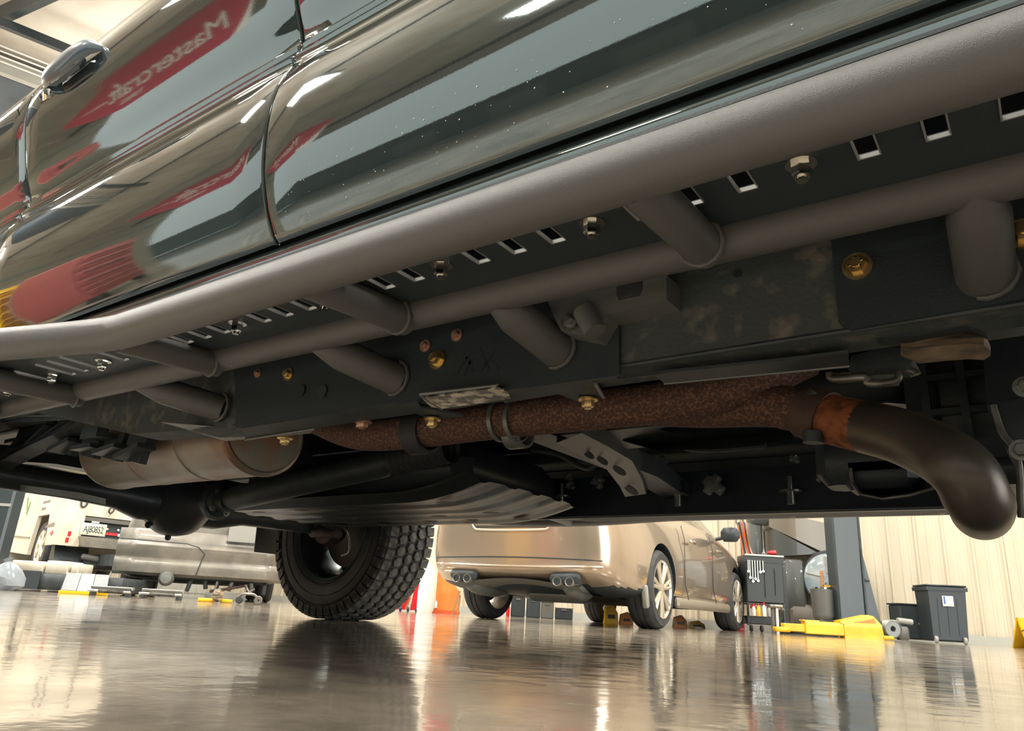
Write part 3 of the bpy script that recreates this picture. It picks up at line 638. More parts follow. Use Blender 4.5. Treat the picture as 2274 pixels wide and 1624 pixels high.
# knuckle, caliper and lines inside the far rear wheel
bc = MB(); bc.box((AX + .02, 2.33, .405), (.17, .09, .10), bev=.02); bc.box((AX + .10, 2.30, .455), (.16, .05, .05), bev=.012); bc.box((AX + .13, 2.28, .41), (.045, .06, .08), bev=.01); bc.box((AX + .04, 2.28, .41), (.05, .06, .07), bev=.01)
bc.lathe([(0, 0), (.07, 0), (.075, .06), (.05, .1)], (AX, 2.34, .40), WM, 28)
bco = bc.build('brake_caliper', brownc, truck)
MB().box((AX + .11, 2.265, .37), (.16, .06, .035), Matrix.Rotation(.1, 3, 'Y'), .01).build('caliper_bracket', brownc, bco)
MB().tube(smoothpath([(AX + .12, 2.26, .44), (AX + .2, 2.3, .38), (AX + .17, 2.36, .30), (AX + .1, 2.38, .28)], 4), .006, 8).build('brake_hose', alum, bco)
MB().box((AX - .50, 2.42, .43), (.012, .17, .28), Matrix.Rotation(-.08, 3, 'Y'), .004).build('mud_flap', greypl, truck)
# ------------------------------------------------------------------ things further back in the shop
def text(body, size, m, parent=None, M=None, name='lettering', shear=0., ext=.001, align='CENTER', sx=1.):
    cu_ = bpy.data.curves.new(name, 'FONT'); cu_.body = body; cu_.size = size; cu_.extrude = ext; cu_.align_x = align; cu_.align_y = 'CENTER'; cu_.shear = shear; cu_.space_character = .95
    o = bpy.data.objects.new('tmp', cu_); COL.objects.link(o)
    dg = bpy.context.evaluated_depsgraph_get(); me = bpy.data.meshes.new_from_object(o.evaluated_get(dg)); bpy.data.objects.remove(o)
    me.materials.clear(); me.materials.append(m)
    t = bpy.data.objects.new(name, me); COL.objects.link(t)
    if sx != 1: me.transform(Matrix.Diagonal((sx, 1, 1, 1)))
    if M is not None: me.transform(M)
    if parent: t.parent = parent
    return t
def face(loc, yaw=0):       # text stood up facing local -Y
    return Matrix.Translation(loc) @ Matrix.Rotation(yaw, 4, 'Z') @ Matrix.Rotation(pi / 2, 4, 'X')

def car_shell(name, st, m, parent, wheels, wr, wx):
    """st rows: y, w, zb, zbelt, ztop, wtop, rear shear; lofted body with the wheel housings cut out"""
    rows = []
    for y, w, zb, zm, zt, wt, sh in st:
        h = [(w * .80, zb), (w * .95, zb + .03), (w * .985, zb + .12), (w, zb + (zm - zb) * .38), (w * .995, zb + (zm - zb) * .62), (w * .965, zm - .05), (w * .93, zm), (wt + (w - wt) * .35, zm + (zt - zm) * .55), (wt, zt - .02), (wt * .82, zt), (wt * .4, zt + .012)]
        ring = [Vector((0, y, zb))] + [Vector((x, y + sh * (z - .45), z)) for x, z in h] + [Vector((0, y, zt + .015))] + [Vector((-x, y + sh * (z - .45), z)) for x, z in reversed(h)]
        rows.append(ring)
    n = len(rows[0]); vs = [v for r in rows for v in r]
    fs = [(i * n + j, i * n + (j + 1) % n, (i + 1) * n + (j + 1) % n, (i + 1) * n + j) for i in range(len(rows) - 1) for j in range(n)]
    for k in (0, len(rows) - 1):
        b0 = k * n
        for j in range(n // 2 - 1): fs.append((b0 + j if j else b0, b0 + j + 1, b0 + n - 1 - j, b0 + (n - j) % n) if j else (b0, b0 + 1, b0 + n - 1))
        j = n // 2 - 1; fs.append((b0 + j, b0 + j + 1, b0 + n - j))
    me = bpy.data.meshes.new(name); me.from_pydata([tuple(v) for v in vs], [], fs); me.materials.append(m); me.materials.append(blackpl); me.materials.append(glass)
    bm = bmesh.new(); bm.from_mesh(me); bmesh.ops.recalc_face_normals(bm, faces=bm.faces); bm.to_mesh(me); bm.free()
    o = bpy.data.objects.new(name, me); COL.objects.link(o)
    sb = o.modifiers.new('s', 'SUBSURF'); sb.levels = sb.render_levels = 2
    cuts = []
    for yw in wheels:
        c = MB().tube([(-wx - .6, yw, wr + .01), (-wx + .26, yw, wr + .01)], wr + .045, 40).build('tmp', m); cuts.append(c)
        c = MB().tube([(wx - .26, yw, wr + .01), (wx + .6, yw, wr + .01)], wr + .045, 40).build('tmp', m); cuts.append(c)
    for c in cuts:
        bl = o.modifiers.new('b', 'BOOLEAN'); bl.operation = 'DIFFERENCE'; bl.object = c; bl.solver = 'EXACT'
    dg = bpy.context.evaluated_depsgraph_get(); nm = bpy.data.meshes.new_from_object(o.evaluated_get(dg))
    o.modifiers.clear(); o.data = nm
    for c in cuts: bpy.data.objects.remove(c)
    nm.materials.clear()
    for x in (m, blackpl, glass): nm.materials.append(x)
    for p in nm.polygons:
        c = p.center; p.material_index = 0
        for yw in wheels:
            d = sqrt((c.y - yw) ** 2 + (c.z - wr - .01) ** 2)
            if d < wr + .05 and abs(c.x) < wx + .3 and (abs(p.normal.x) < .3 or abs(c.x) < wx - .2): p.material_index = 1
        zb_ = [s for s in st if s[4] > 1.2]
        if c.z < .3 and p.normal.z < -.5: p.material_index = 1
        if len(zb_) and zb_[0][3] + .06 < c.z < zb_[0][4] - .10 and zb_[0][0] - .2 < c.y < zb_[-1][0] + .3 : p.material_index = 2
    nm.shade_smooth(); nm.set_sharp_from_angle(angle=radians(35))
    o.parent = parent; return o
def road_wheel(parent, x, y, R, rr, w, side, m=silver, spokes=7):
    M = Matrix.Rotation(side * pi / 2, 3, 'Y')
    t = MB(); t.lathe([(rr, -w / 2), (R - .03, -w / 2 - .004), (R - .008, -w / 2 + .02), (R, -w / 2 + .04), (R, -.03), (R - .008, -.028), (R - .008, -.02), (R, -.018), (R, .018), (R - .008, .02), (R - .008, .028), (R, .03), (R, w / 2 - .04), (R - .008, w / 2 - .02), (R - .03, w / 2 + .004), (rr, w / 2)], (0, 0, 0), M, 56, True)
    to = t.build('wheel', rubber, parent); to.location = (x, y, R)
    r_ = MB(); r_.lathe([(rr, -w / 2), (rr - .02, -.02), (rr - .02, .03), (rr - .012, w / 2 - .01), (rr + .004, w / 2 + .006), (rr + .004, w / 2), ], (0, 0, 0), M, 48)
    r_.lathe([(0, w / 2 - .02), (.055, w / 2 - .02), (.05, w / 2), (0, w / 2 + .004)], (0, 0, 0), M, 24)
    for k in range(spokes):
        a = 2 * pi * k / spokes
        for da in (-.13, .13):
            p0 = M @ Vector((cos(a + da * .3) * .04, sin(a + da * .3) * .04, w / 2 - .012)); p1 = M @ Vector((cos(a + da) * (rr - .004), sin(a + da) * (rr - .004), w / 2 - .006))
            r_.tube([p0, p1], .016, 8)
    r_.build('rim', m, to)
    MB().lathe([(0, 0), (rr * .7, 0), (rr * .7, .03), (0, .03)], (0, 0, 0), M, 32).build('brake_disc', chassis, to)
    return to

# ---- champagne sedan
def base_at(r, f): return R0 * r + FW * f
sed = thing('sedan', 'champagne sedan with twin exhaust tips parked right behind the black tyre', 'car', base_at(.60, 6.98), VY - radians(30))
sst = [(-1.06, .62, .42, .86, .96, .50, -.06), (-1.02, .74, .37, .88, 1.00, .60, -.06), (-.92, .84, .33, .90, 1.06, .68, -.03), (-.70, .90, .24, .92, 1.10, .72, 0), (-.3, .915, .22, .93, 1.12, .70, 0), (0, .92, .22, .93, 1.16, .66, 0), (.35, .92, .21, .93, 1.36, .60, 0), (.8, .92, .20, .92, 1.44, .58, 0), (1.5, .92, .20, .92, 1.45, .58, 0), (2.0, .92, .20, .92, 1.36, .60, 0), (2.45, .915, .20, .91, 1.08, .68, 0), (2.8, .91, .21, .86, .97, .70, 0), (3.3, .86, .22, .80, .88, .66, 0), (3.62, .74, .24, .72, .80, .56, 0), (3.74, .56, .28, .62, .70, .42, 0)]
sb_ = car_shell('car_body', sst, tan, sed, (0, 2.76), .325, .80)
for x in (-1, 1):
    for y in (0, 2.76): road_wheel(sed, x * .80, y, .325, .235, .215, x)
# bumper line, licence pocket, lamps
def on_shell(x, z, y0=-1.6, d=(0, 1, 0)):
    hit, loc, nrm, _ = sb_.ray_cast(Vector((x, y0, z)), Vector(d)); return loc if hit else Vector((x, -1.0, z))
MB().tube([on_shell(-.76 + i * .076, .475 + .012 * sin(pi * i / 20)) + Vector((0, -.001, 0)) for i in range(21)], .005, 6).build('bumper_seam', blackpl, sed)
MB().tube([on_shell(-.76 + i * .076, .43 - .012 * sin(pi * i / 20)) + Vector((0, 0, 0)) for i in range(21)], .010, 8).build('bumper_ridge', tan, sed)
pk = smoothpath([(-.37, 0, .88), (-.37, 0, .78), (-.34, 0, .715), (-.28, 0, .70), (0, 0, .695), (.28, 0, .70), (.34, 0, .715), (.37, 0, .78), (.37, 0, .88)], 5)
MB().tube([on_shell(p.x, p.z) + Vector((0, -.003, 0)) for p in pk], .010, 8).build('pocket_trim', silver, sed)
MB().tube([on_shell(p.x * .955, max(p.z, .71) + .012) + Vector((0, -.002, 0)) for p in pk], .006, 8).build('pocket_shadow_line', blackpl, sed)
MB().box(on_shell(0, .80) + Vector((0, .005, 0)), (.66, .03, .14), bev=.01).build('licence_recess', tan2, sed)
for s in (-1, 1):
    lp = MB(); lp.sheet([[on_shell(s * (.44 + i * .05), z, -1.6) + Vector((0, -.006, 0)) for z in (.765, .83, .90)] for i in range(7)]); lp.build('tail_light', taill, sed)
    for dx in (-.052, .052):
        c = Vector((s * .46 + dx, -1.03, .315))
        e2 = MB(); e2.lathe([(.030, .18), (.036, .16), (.037, .0), (.034, -.004), (.029, 0), (.029, .15), (0, .15)], c, Matrix.Rotation(-pi / 2, 3, 'X'), 24); e2.build('exhaust_tip', steel, sed)
        MB().lathe([(0, .01), (.0285, .01)], c, Matrix.Rotation(-pi / 2, 3, 'X'), 20).build('tip_bore', blackpl, sed)
    MB().box((s * .46, -.99, .345), (.26, .08, .09), bev=.03).build('exhaust_cutout', blackpl, sed)
    MB().tube(smoothpath([(s * .46, -.90, .30), (s * .44, -.7, .28), (s * .40, -.45, .27)], 4), [.06, .075, .085, .09, .09, .09, .09, .08, .07], 20).build('silencer', galv, sed)
MB().sheet([[Vector((x, y, z + .03 * cos(x * 4))) for x in [i * .095 - .57 for i in range(13)]] for y, z in ((-.98, .30), (-.9, .27), (-.7, .25), (-.45, .25))]).build('undertray', greypl, sed)
MB().tube([(-.7, 0, .26), (.7, 0, .26)], .035, 14).build('rear_axle_beam', chassis, sed)
MB().box((.1, -.35, .24), (.5, .3, .14), bev=.05).build('spare_well', galv, sed)
mr_ = MB(); mr_.box((1.02, 2.02, 1.0), (.20, .12, .15), bev=.045); mr_.build('wing_mirror', blackpl, sed)
MB().tube([(.86, 2.02, .95), (.96, 2.02, .97)], .02, 10).build('mirror_arm', blackpl, sed)
for y in (.62, 1.62): MB().tube([on_side for on_side in [Vector((.922 if z < .8 else .922 - (z - .8) * .25, y + (.12 if z < .35 else 0), z)) for z in (.25, .4, .6, .8, .93)]], .0035, 6).build('door_shut_line', blackpl, sed)
for y in (.95, 1.95): MB().box((.935, y - .1, .80), (.03, .17, .03), bev=.01).build('door_handle', tan, sed)
MB().box((.90, 1.35, .23), (.06, 1.9, .09), bev=.02).build('side_skirt', tan2, sed)
MB().box((.88, -.36, .25), (.05, .05, .18), Matrix.Rotation(.3, 3, 'X'), .01).build('torn_liner', lgrey, sed)

# ---- dusty grey van
van = thing('minivan', 'dusty light grey minivan bumper under the truck differential at left', 'car', G(440, 9.8), VY + radians(20))
vst = [(-.95, .80, .26, .9, 1.30, .66, 0), (-.93, .88, .22, .92, 1.5, .72, 0), (-.82, .93, .21, .94, 1.68, .74, 0), (-.5, .95, .20, .95, 1.76, .74, 0), (0, .96, .20, .95, 1.78, .74, 0), (1.6, .96, .20, .95, 1.78, .74, 0), (2.3, .95, .20, .95, 1.6, .72, 0), (2.9, .93, .20, .93, 1.2, .75, 0), (3.6, .86, .22, .85, .95, .68, 0), (3.9, .66, .26, .7, .8, .5, 0)]
vb = car_shell('car_body', vst, greyv, van, (0, 2.95), .34, .82)
for x in (-1, 1):
    for y in (0, 2.95): road_wheel(van, x * .82, y, .34, .22, .21, x)
bp_ = MB(); zz = [(.20, .02), (.23, -.05), (.31, -.07), (.36, -.055), (.385, -.03), (.41, -.035), (.46, -.07), (.51, -.075), (.545, -.05), (.56, -.01), (.66, 0), (.69, .03)]
bp_.sheet([[Vector((x, -.99 + dy + .22 * max(0, abs(x) - .78) ** 1.1 * 3.4, z * 1.1 + .02)) for z, dy in zz] for x in [-.97 + i * .0485 for i in range(41)]])
bpo = bp_.build('rear_bumper', greyv, van)
cv = [(-.93, .64), (-.2, .63), (-.06, .60), (.02, .52), (0, .46), (-.04, .26)]
MB().tube([Vector((x, -1.068, z)) for x, z in cv], .006, 8).build('bumper_seam', blackpl, bpo)
MB().prism([(.25, -1.02, .70), (.90, -1.0, .70), (.90, -1.0, .90), (.25, -1.02, .90)], (0, .02, 0)).build('licence_panel', lgrey, van, False)
MB().box((.55, -1.03, .695), (.62, .02, .012)).build('panel_lip', blackpl, van, False)
MB().box((.68, -1.035, .745), (.18, .015, .035), bev=.006).build('hatch_grip', whitep, van)
MB().lathe([(0, -.1), (.06, -.095), (.085, -.05), (.09, .02), (.08, .1)], (-.36, -1.0, .22), Matrix.Rotation(-pi / 2, 3, 'X'), 28).build('tow_socket', galv, van)
for i, (x, z, c) in enumerate(((.08, .17, chassis), (.22, .14, chassis), (.38, .16, galv), (.62, .17, galv), (.78, .14, chassis), (-.1, .13, chassis))):
    MB().box((x, -.86, z + .03), (.05, .07, .16), Matrix.Rotation(.2 * (i % 3 - 1), 3, 'Y'), .01).build('chassis_bracket', c, van)
MB().tube(smoothpath([(.15, -.9, .10), (.3, -.92, .13), (.5, -.9, .18), (.62, -.85, .22)], 4), .018, 10).build('sway_bar', brownc, van)
MB().tube([(.2, -.98, .07), (.215, -.98, .22)], .012, 8).build('suspension_link', galv, van)
MB().tube(smoothpath([(.55, -.95, .2), (.6, -.97, .12), (.66, -.97, .16)], 3), .018, 10).build('suspension_arm', alum, van)
# ---- items on the floor by the van
def gthing(name, label, cat, px, Z, yaw=0., z=0., group=None):
    return thing(name, label, cat, G(px, Z, z), VY + yaw, group)
for i, (px, lab) in enumerate(((245, 'bright ribbed steel slide rail on the floor left of the other'), (358, 'bright ribbed steel slide rail under the grey minivan bumper'))):
    t = gthing('slide_rail', lab, 'rail', px, 7.0, -.06, .045)
    w = .41
    MB().box((0, .05, .03), (w, .05, .03), bev=.006).build('upper_bar', steel, t, False)
    MB().tube([(-w / 2, 0, 0), (w / 2, 0, 0)], .012, 12).build('rod', chrome, t)
    for k in range(26):
        MB().lathe([(.013, -.002), (.020, 0), (.013, .002)], (-w * .25 + k * w * .62 / 26, 0, 0), RYm, 10).build('rack_tooth', alum, t)
    for s in (-1, 1): MB().box((s * w * .42, .03, -.02), (.03, .07, .05)).build('foot', chassis, t, False)
t = gthing('yellow_ramp_stop', 'yellow floor pad split by a round caster under the grey minivan', 'pad', 481, 7.0, -.1)
MB().box((-.08, 0, .018), (.15, .08, .034), bev=.006).build('pad_plate', yellow, t); MB().box((.10, .02, .018), (.10, .06, .034), bev=.006).build('pad_plate', yellow, t)
MB().lathe([(0, -.03), (.05, -.028), (.062, 0), (.05, .028), (0, .03)], (.04, -.05, .066), RYm, 28).build('caster', tanc, t)
t = gthing('swivel_caster', 'small grey swivel caster on the floor beside the yellow pad', 'caster', 552, 7.0)
MB().tube(smoothpath([(-.10, 0, .05), (-.05, 0, .09), (.05, 0, .09), (.10, 0, .05)], 4), .012, 8).build('fork', alum, t)
MB().lathe([(.012, -.015), (.035, -.015), (.04, 0), (.035, .015), (.012, .015)], (.10, 0, .042), Matrix.Rotation(pi / 2, 3, 'X'), 24, True).build('roller', steel, t)
MB().lathe([(.0, -.02), (.03, -.02), (.034, 0), (.03, .02), (0, .02)], (-.08, 0, .036), Matrix.Rotation(pi / 2, 3, 'X'), 20).build('roller', rubber, t)
# ---- drive-on lift with ramp below the white truck
lf_ = gthing('drive_on_lift', 'dark drive on lift with yellow edged ramp under the white truck', 'lift', 300, 8.6, radians(12))
MB().box((-.50, -.25, .10), (1.15, 1.2, .16), bev=.01).build('deck', chassis, lf_)
for i in range(2, 5):
    r_ = MB(); x = -.56 + i * .135; r_.prism([(x, -1.55, .02), (x + .13, -1.55, .02), (x - .06, -.85, .19), (x - .19, -.85, .19)], (0, 0, .014)); r_.build('ramp_plank', chassis if i != 3 else greypl, lf_, False)
MB().box((-.085, -1.57, .015), (.43, .04, .03), bev=.004).build('yellow_edge', yellow, lf_, False)
MB().prism([(-.31, -1.56, 0), (-.29, -1.56, .03), (-.49, -.85, .21), (-.53, -.85, 0)], (.015, 0, 0)).build('ramp_cheek', chassis, lf_, False)
MB().box((-.9, -.87, .11), (.35, .03, .18)).build('front_apron', plateb, lf_, False)
for k, (x, w, h) in enumerate(((-.86, .34, .12), (-.55, .24, .135), (-.36, .08, .12))):
    b_ = tag(MB().box((0, 0, h / 2), (w, .3, h), bev=.008).build('parts_box', white, None), ('white flat parts box on the lift deck, leftmost of three', 'white flat parts box on the lift deck, middle of three', 'narrow white parts box on the lift deck, rightmost of three')[k], 'box', 'white boxes on the lift deck')
    b_.location = lf_.location + Matrix.Rotation(VY + radians(3), 3, 'Z') @ Vector((x - .02, -.55, .185)); b_.rotation_euler = (0, 0, VY)
# ---- white service truck
wt = thing('service_truck', 'white utility service truck with black lined number plate AJ80852', 'truck', G(285, 13.6, -.055), VY + radians(43)); wt.scale = (1.38,) * 3
def side(pts, x, th, m, nm): return MB().prism([(x, y, z) for y, z in pts], (th, 0, 0)).build(nm, m, wt, False)
side([(0, .57), (0, 1.75), (2.6, 1.75), (2.6, .52), (1.30, .46), (1.30, .52), (1.18, .98), (.56, .98), (.42, .57)], -1.0, .05, white, 'body_side')
side([(0, .57), (0, 1.75), (2.6, 1.75), (2.6, .52), (1.30, .46), (1.30, .52), (1.18, .98), (.56, .98), (.42, .57)], .95, .05, white, 'body_side')
MB().box((-.86, .01, 1.16), (.30, .04, 1.18)).build('rear_post', white, wt, False); MB().box((.86, .01, 1.16), (.30, .04, 1.18)).build('rear_post', white, wt, False)
MB().box((0, .05, 1.36), (1.50, .04, .78)).build('tail_door', white, wt, False)
MB().box((0, 1.3, 1.77), (2.0, 2.6, .05)).build('roof_panel', white, wt, False)
MB().box((0, .03, .93), (1.44, .03, .05)).build('black_strip', greypl, wt, False)
MB().box((0, .10, .82), (1.46, .04, .22)).build('black_recess', plateb, wt, False)
MB().prism([(-.74, -.14, .70), (.74, -.14, .70), (.70, -.14, .57), (-.70, -.14, .57)], (0, .20, 0)).build('step_bumper', greyv, wt, False)
MB().box((0, .06, .40), (1.2, .10, .16), bev=.04).build('rear_crossmember', chassis, wt); MB().box((-.5, .0, .44), (.3, .08, .07), Matrix.Rotation(.12, 3, 'Y'), .02).build('tow_bar', greypl, wt)
pl = MB().box((-.585, -.03, .80), (.305, .008, .155), bev=.004).build('number_plate', mat('plate_green', (196, 204, 186), .4, col2=(214, 212, 196), nscale=12), wt)
text('AJ80852', .118, mat('plate_ink', (44, 46, 44), .5), pl, face((-.585, -.0355, .795)), 'plate_number', sx=.62)
for dx in (-.10, .10): MB().lathe([(0, 0), (.008, .003)], (-.585 + dx, -.036, .862), Matrix.Rotation(pi / 2, 3, 'X'), 10).build('plate_screw', chrome, pl)
MB().box((-.58, -.02, .895), (.09, .02, .02)).build('plate_lamp', whitep, wt)
for x in (-.40, -.26): MB().lathe([(0, -.012), (.014, -.008), (.016, 0), (0, 0)], (x, .06, .83), Matrix.Rotation(-pi / 2, 3, 'X'), 14).build('round_lens', whitep, wt)
MB().box((-.33, .06, .77), (.15, .01, .035)).build('reflective_tape', red, wt, False); MB().box((-.18, .06, .765), (.15, .01, .035)).build('reflective_tape', whitep, wt, False)
MB().box((-.85, -.015, .72), (.035, .006, .06)).build('reflective_tape', red, wt, False); MB().box((-.86, -.015, .64), (.035, .006, .06)).build('reflective_tape', red, wt, False)
MB().tube(smoothpath([(-.80, -.02, 1.35), (-.80, -.03, 1.12), (-.77, -.03, 1.07), (-.73, -.03, 1.12), (-.73, -.02, 1.35)], 4), .012, 8).build('grab_loop', chassis, wt)
MB().tube(smoothpath([(-.42, 0, 1.35), (-.42, -.02, 1.15), (-.45, -.02, 1.06), (-.42, -.02, 1.03), (-.39, -.02, 1.08), (-.43, -.02, 1.12)], 4), .010, 8).build('rope_end', blackpl, wt)
for s_ in (-1, 1): road_wheel(wt, s_ * .84, .88, .35, .22, .22, s_, white, 6).location.z = .56
side([(.36, .57), (.36, .40), (.10, .33), (.20, .57)], -.93, .4, chassis, 'mud_guard')
side([(1.34, .70), (2.55, .76), (2.55, .74), (1.34, .68)], -1.015, .015, greyv, 'trim_line')
gr = mat('faded_green', (96, 140, 70), .5)
side([(1.9, 1.22), (1.83, 1.22), (1.92, 1.02), (2.15, 1.30), (2.08, 1.30), (1.93, 1.10)], -1.004, .004, gr, 'green_tick_mark')
inkf = mat('faded_ink', (130, 120, 110), .6)
for z, w_, t_ in ((1.16, .30, 'SERVICE'), (1.07, .2, 'UNIT')):
    for k in range(len(t_)): MB().box((-1.002, 1.05 - k * .055, z), (.004, .03, .035)).build('worn_lettering', inkf, wt, False)
side([(.62, .80), (.56, .83), (.2, .86), (.16, .83), (.2, .80)], -1.004, .004, inkf, 'worn_decal'); side([(.30, .72), (.2, .76), (.12, .72), (.2, .68)], -1.004, .004, red, 'worn_decal')
MB().box((0, 2.9, .9), (2.0, .6, 1.1)).build('cab_back', white, wt, False)
MB().box((0, 4.2, .85), (1.9, 2.4, .8), bev=.1).build('cab', white, wt)
for x in (-.84, .84): road_wheel(wt, x, 4.4, .35, .22, .22, 1 if x > 0 else -1, white, 6).location.z = .56
MB().box((0, 1.6, .42), (.9, 4.5, .14)).build('chassis_frame', chassis, wt, False)
for x in (-1.16,):
    t = thing('lift_runway', 'grey lift runway raised under the ' + ('left' if x < 0 else 'right') + ' wheels of the white service truck', 'runway', wt.location + Matrix.Rotation(VY + radians(43), 3, 'Z') @ Vector((x, 3.2, .055)), VY + radians(43))
    MB().box((0, 0, .20), (.55, 7.6, .06), bev=.01).build('deck', chassis, t)
    for y in (-3.5, -1.2, 1.2, 3.5): MB().box((0, y, .085), (.4, .1, .17)).build('foot', chassis, t, False)
lp2 = gthing('lift_post', 'slate grey lift post cut off by the left edge of the frame', 'lift post', -52, 7.6)
MB().box((0, .1, 2.2), (.31, .2, 4.4), bev=.02).build('column', post, lp2, False); MB().box((0, .1, .01), (.45, .45, .02)).build('base_plate', post, lp2, False); MB().box((.0, -.004, .85), (.30, .01, .03)).build('cross_seam', lgrey, lp2, False)
# ---- bag at the far left, dark upright behind it
t = gthing('plastic_bag', 'clear bluish plastic bag on the floor at the left edge', 'bag', 6, 7.0); t.scale = (.78, .78, .78)
bgm = MB(); ico = []
bgm.lathe([(0, 0), (.18, .0), (.225, .06), (.22, .15), (.17, .24), (.09, .30), (.03, .33), (.05, .37), (0, .36)], (0, 0, 0), None, 28)
bgm.v = [(x * (1 + .12 * sin(x * 30 + z * 21)), y * (1 + .1 * sin(y * 37 + z * 15)), z * (1 + .05 * sin(x * 25))) for x, y, z in bgm.v]
bgm.build('bag_body', bag, t); MB().box((.02, -.215, .13), (.05, .01, .025), None, .004).build('bag_label', whitep, t)
# ---- centre: things between the tyre and the sedan
t = gthing('transmission_jack', 'small red steel jack frame between tyre and sedan', 'jack', 908, 8.8)
MB().prism([(-.13, 0, .02), (-.05, 0, .02), (.07, 0, .34), (.03, 0, .36)], (0, .1, 0)).build('side_plate', red, t, False); MB().prism([(.02, -.02, .02), (.13, -.02, .02), (.13, -.02, .36), (.06, -.02, .36)], (0, .12, 0)).build('side_plate', red, t, False)
for x in (-.09, .0, .10): MB().lathe([(0, -.015), (.024, -.012), (.026, 0), (.024, .012), (0, .015)], (x, -.04, .026), RYm, 16).build('caster', blackpl, t)
MB().box((-.02, .02, .09), (.03, .03, .14), Matrix.Rotation(.3, 3, 'Y')).build('strut', wood, t, False)
t = gthing('white_sack', 'crumpled white sack standing beside the orange cabinet', 'sack', 945, 8.6)
sk_ = MB(); sk_.lathe([(0, 0), (.09, 0), (.11, .08), (.09, .22), (.10, .34), (.06, .5), (.03, .56), (0, .56)], (0, 0, 0), None, 18)
sk_.v = [(x * (1 + .15 * sin(z * 23 + x * 40)), y, z) for x, y, z in sk_.v]; sk_.build('sack_body', whitep, t)
t = gthing('wall_highlight_block', 'tall white block standing in for the wall highlight behind the black tyre and sedan', 'cabinet', 968, 9.5)  # white block painting the bright highlight of the wall behind
MB().box((0, .2, .025), (.46, .36, .05)).build('plinth', greypl, t, False)
MB().box((0, .2, .95), (.5, .4, 1.8), bev=.01).build('carcass', whitep, t, False); MB().box((-.12, -.005, 1.0), (.22, .012, 1.6), bev=.004).build('door', white, t, False); MB().box((.12, -.005, 1.0), (.22, .012, 1.6), bev=.004).build('door', white, t, False)
t = gthing('orange_cabinet', 'orange workshop cabinet on the floor under the sedan left corner', 'cabinet', 990, 8.9)
MB().prism([(-.13, 0, .04), (.14, 0, .04), (.13, 0, .28), (.02, 0, .42), (-.13, 0, .50)], (0, .25, 0)).build('carcass', orange, t, False); MB().box((-.01, .1, .02), (.34, .3, .04)).build('plinth', orange2, t, False)
MB().lathe([(0, 0), (.02, 0), (.02, .06), (.01, .08), (0, .08)], (-.12, -.03, .06), None, 12).build('spray_cap', whitep, t)
t = gthing('wooden_prop', 'two short wooden props leaning by the orange cabinet', 'wood', 1012, 8.6)
MB().box((0, 0, .13), (.025, .02, .28), Matrix.Rotation(.25, 3, 'Y')).build('prop', wood, t, False); MB().box((.035, .01, .11), (.02, .02, .22), Matrix.Rotation(.08, 3, 'Y')).build('prop', wood, t, False)
# under the sedan, on the back wall
specs = [(1128, .13, .16, red, 'narrow red bottle box under the sedan behind its left wheel', .05), (1150, .10, .30, blackpl, 'black case below the sedan, leftmost of the dark cases', .2), (1184, .10, .28, plateb, 'black case below the sedan, second of the dark cases', .2), (1215, .10, .24, greypl, 'grey case below the sedan beside the two black cases', .18), (1252, .10, .16, blackpl, 'low black case below the sedan middle', .25)]
for px, d, h, m, lab, w in specs:
    t = gthing('storage_case', lab, 'case', px, 10.6); MB().box((0, 0, h * .45), (w, d, h * .9), bev=.012).build('case_body', m, t, False); MB().box((0, 0, h * .94), (w * 1.04, d * 1.1, h * .1), bev=.008).build('lid', greypl, t, False); MB().box((0, -d / 2 - .008, h * .8), (w * .3, .012, .02)).build('latch', steel, t, False)
for px, w, h, m, lab in ((1358, .17, .22, yellow, 'yellow floor jack body seen below the sedan'), (1392, .16, .14, orange, 'orange wheel chock left of the sedan right wheel'), (1432, .12, .17, orange, 'orange wheel chock behind the sedan right wheel'), (1512, .16, .14, orange, 'orange chock seen between the sedan side wheels'), (1548, .2, .09, yellow, 'low yellow lift arm pad seen under the sedan sill')):
    t = gthing('wheel_chock' if m is orange else 'lift_pad', lab, 'chock' if m is orange else 'lift pad', px, 8.9)
    MB().prism([(-w / 2, 0, 0), (w / 2, 0, 0), (w * .45, 0, h * .55), (w * .1, 0, h), (-w * .4, 0, h * .8)], (0, .12, 0)).build('chock_body' if m is orange else 'pad_body', m, t, False); MB().box((0, -.005, h * .35), (w * .5, .012, h * .2), bev=.004).build('grip', blackpl, t, False)
# ---- right: bench, jack stand, tool cart, balancer, lift post
t = gthing('orange_workbench', 'orange red workbench with white top behind the sedan front wheel', 'bench', 1655, 10.4, -RB)
MB().box((0, .2, .80), (.8, .5, .05), bev=.01).build('bench_top', whitep, t); MB().box((0, .0, .74), (.76, .04, .10)).build('apron', orange2, t, False); MB().box((.02, .15, .40), (.5, .3, .62), bev=.01).build('cabinet_body', orange, t, False)
for z in (.3, .48, .62): MB().box((.0, -.01, z), (.3, .03, .02)).build('drawer_pull', orange2, t, False)
for x in (-.36, .36): MB().box((x, 0, .39), (.04, .04, .78)).build('leg', steel, t, False)
t = gthing('yellow_bin', 'yellow parts bin on the workbench behind the wing mirror', 'bin', 1600, 10.5, -RB, .83)
MB().prism([(-.12, 0, 0), (.10, 0, 0), (.16, 0, .14), (-.16, 0, .14)], (0, .2, 0)).build('bin_body', yellow, t, False); MB().box((0, -.01, .13), (.34, .02, .025)).build('rim', yellow, t, False)
t = gthing('white_box', 'white carton on the workbench left of the tool cart', 'box', 1655, 10.5, -RB, .83); MB().box((0, .1, .08), (.17, .2, .16), bev=.006).build('carton', whitep, t, False); MB().box((0, -.001, .15), (.17, .02, .012)).build('flap', greypl, t, False)
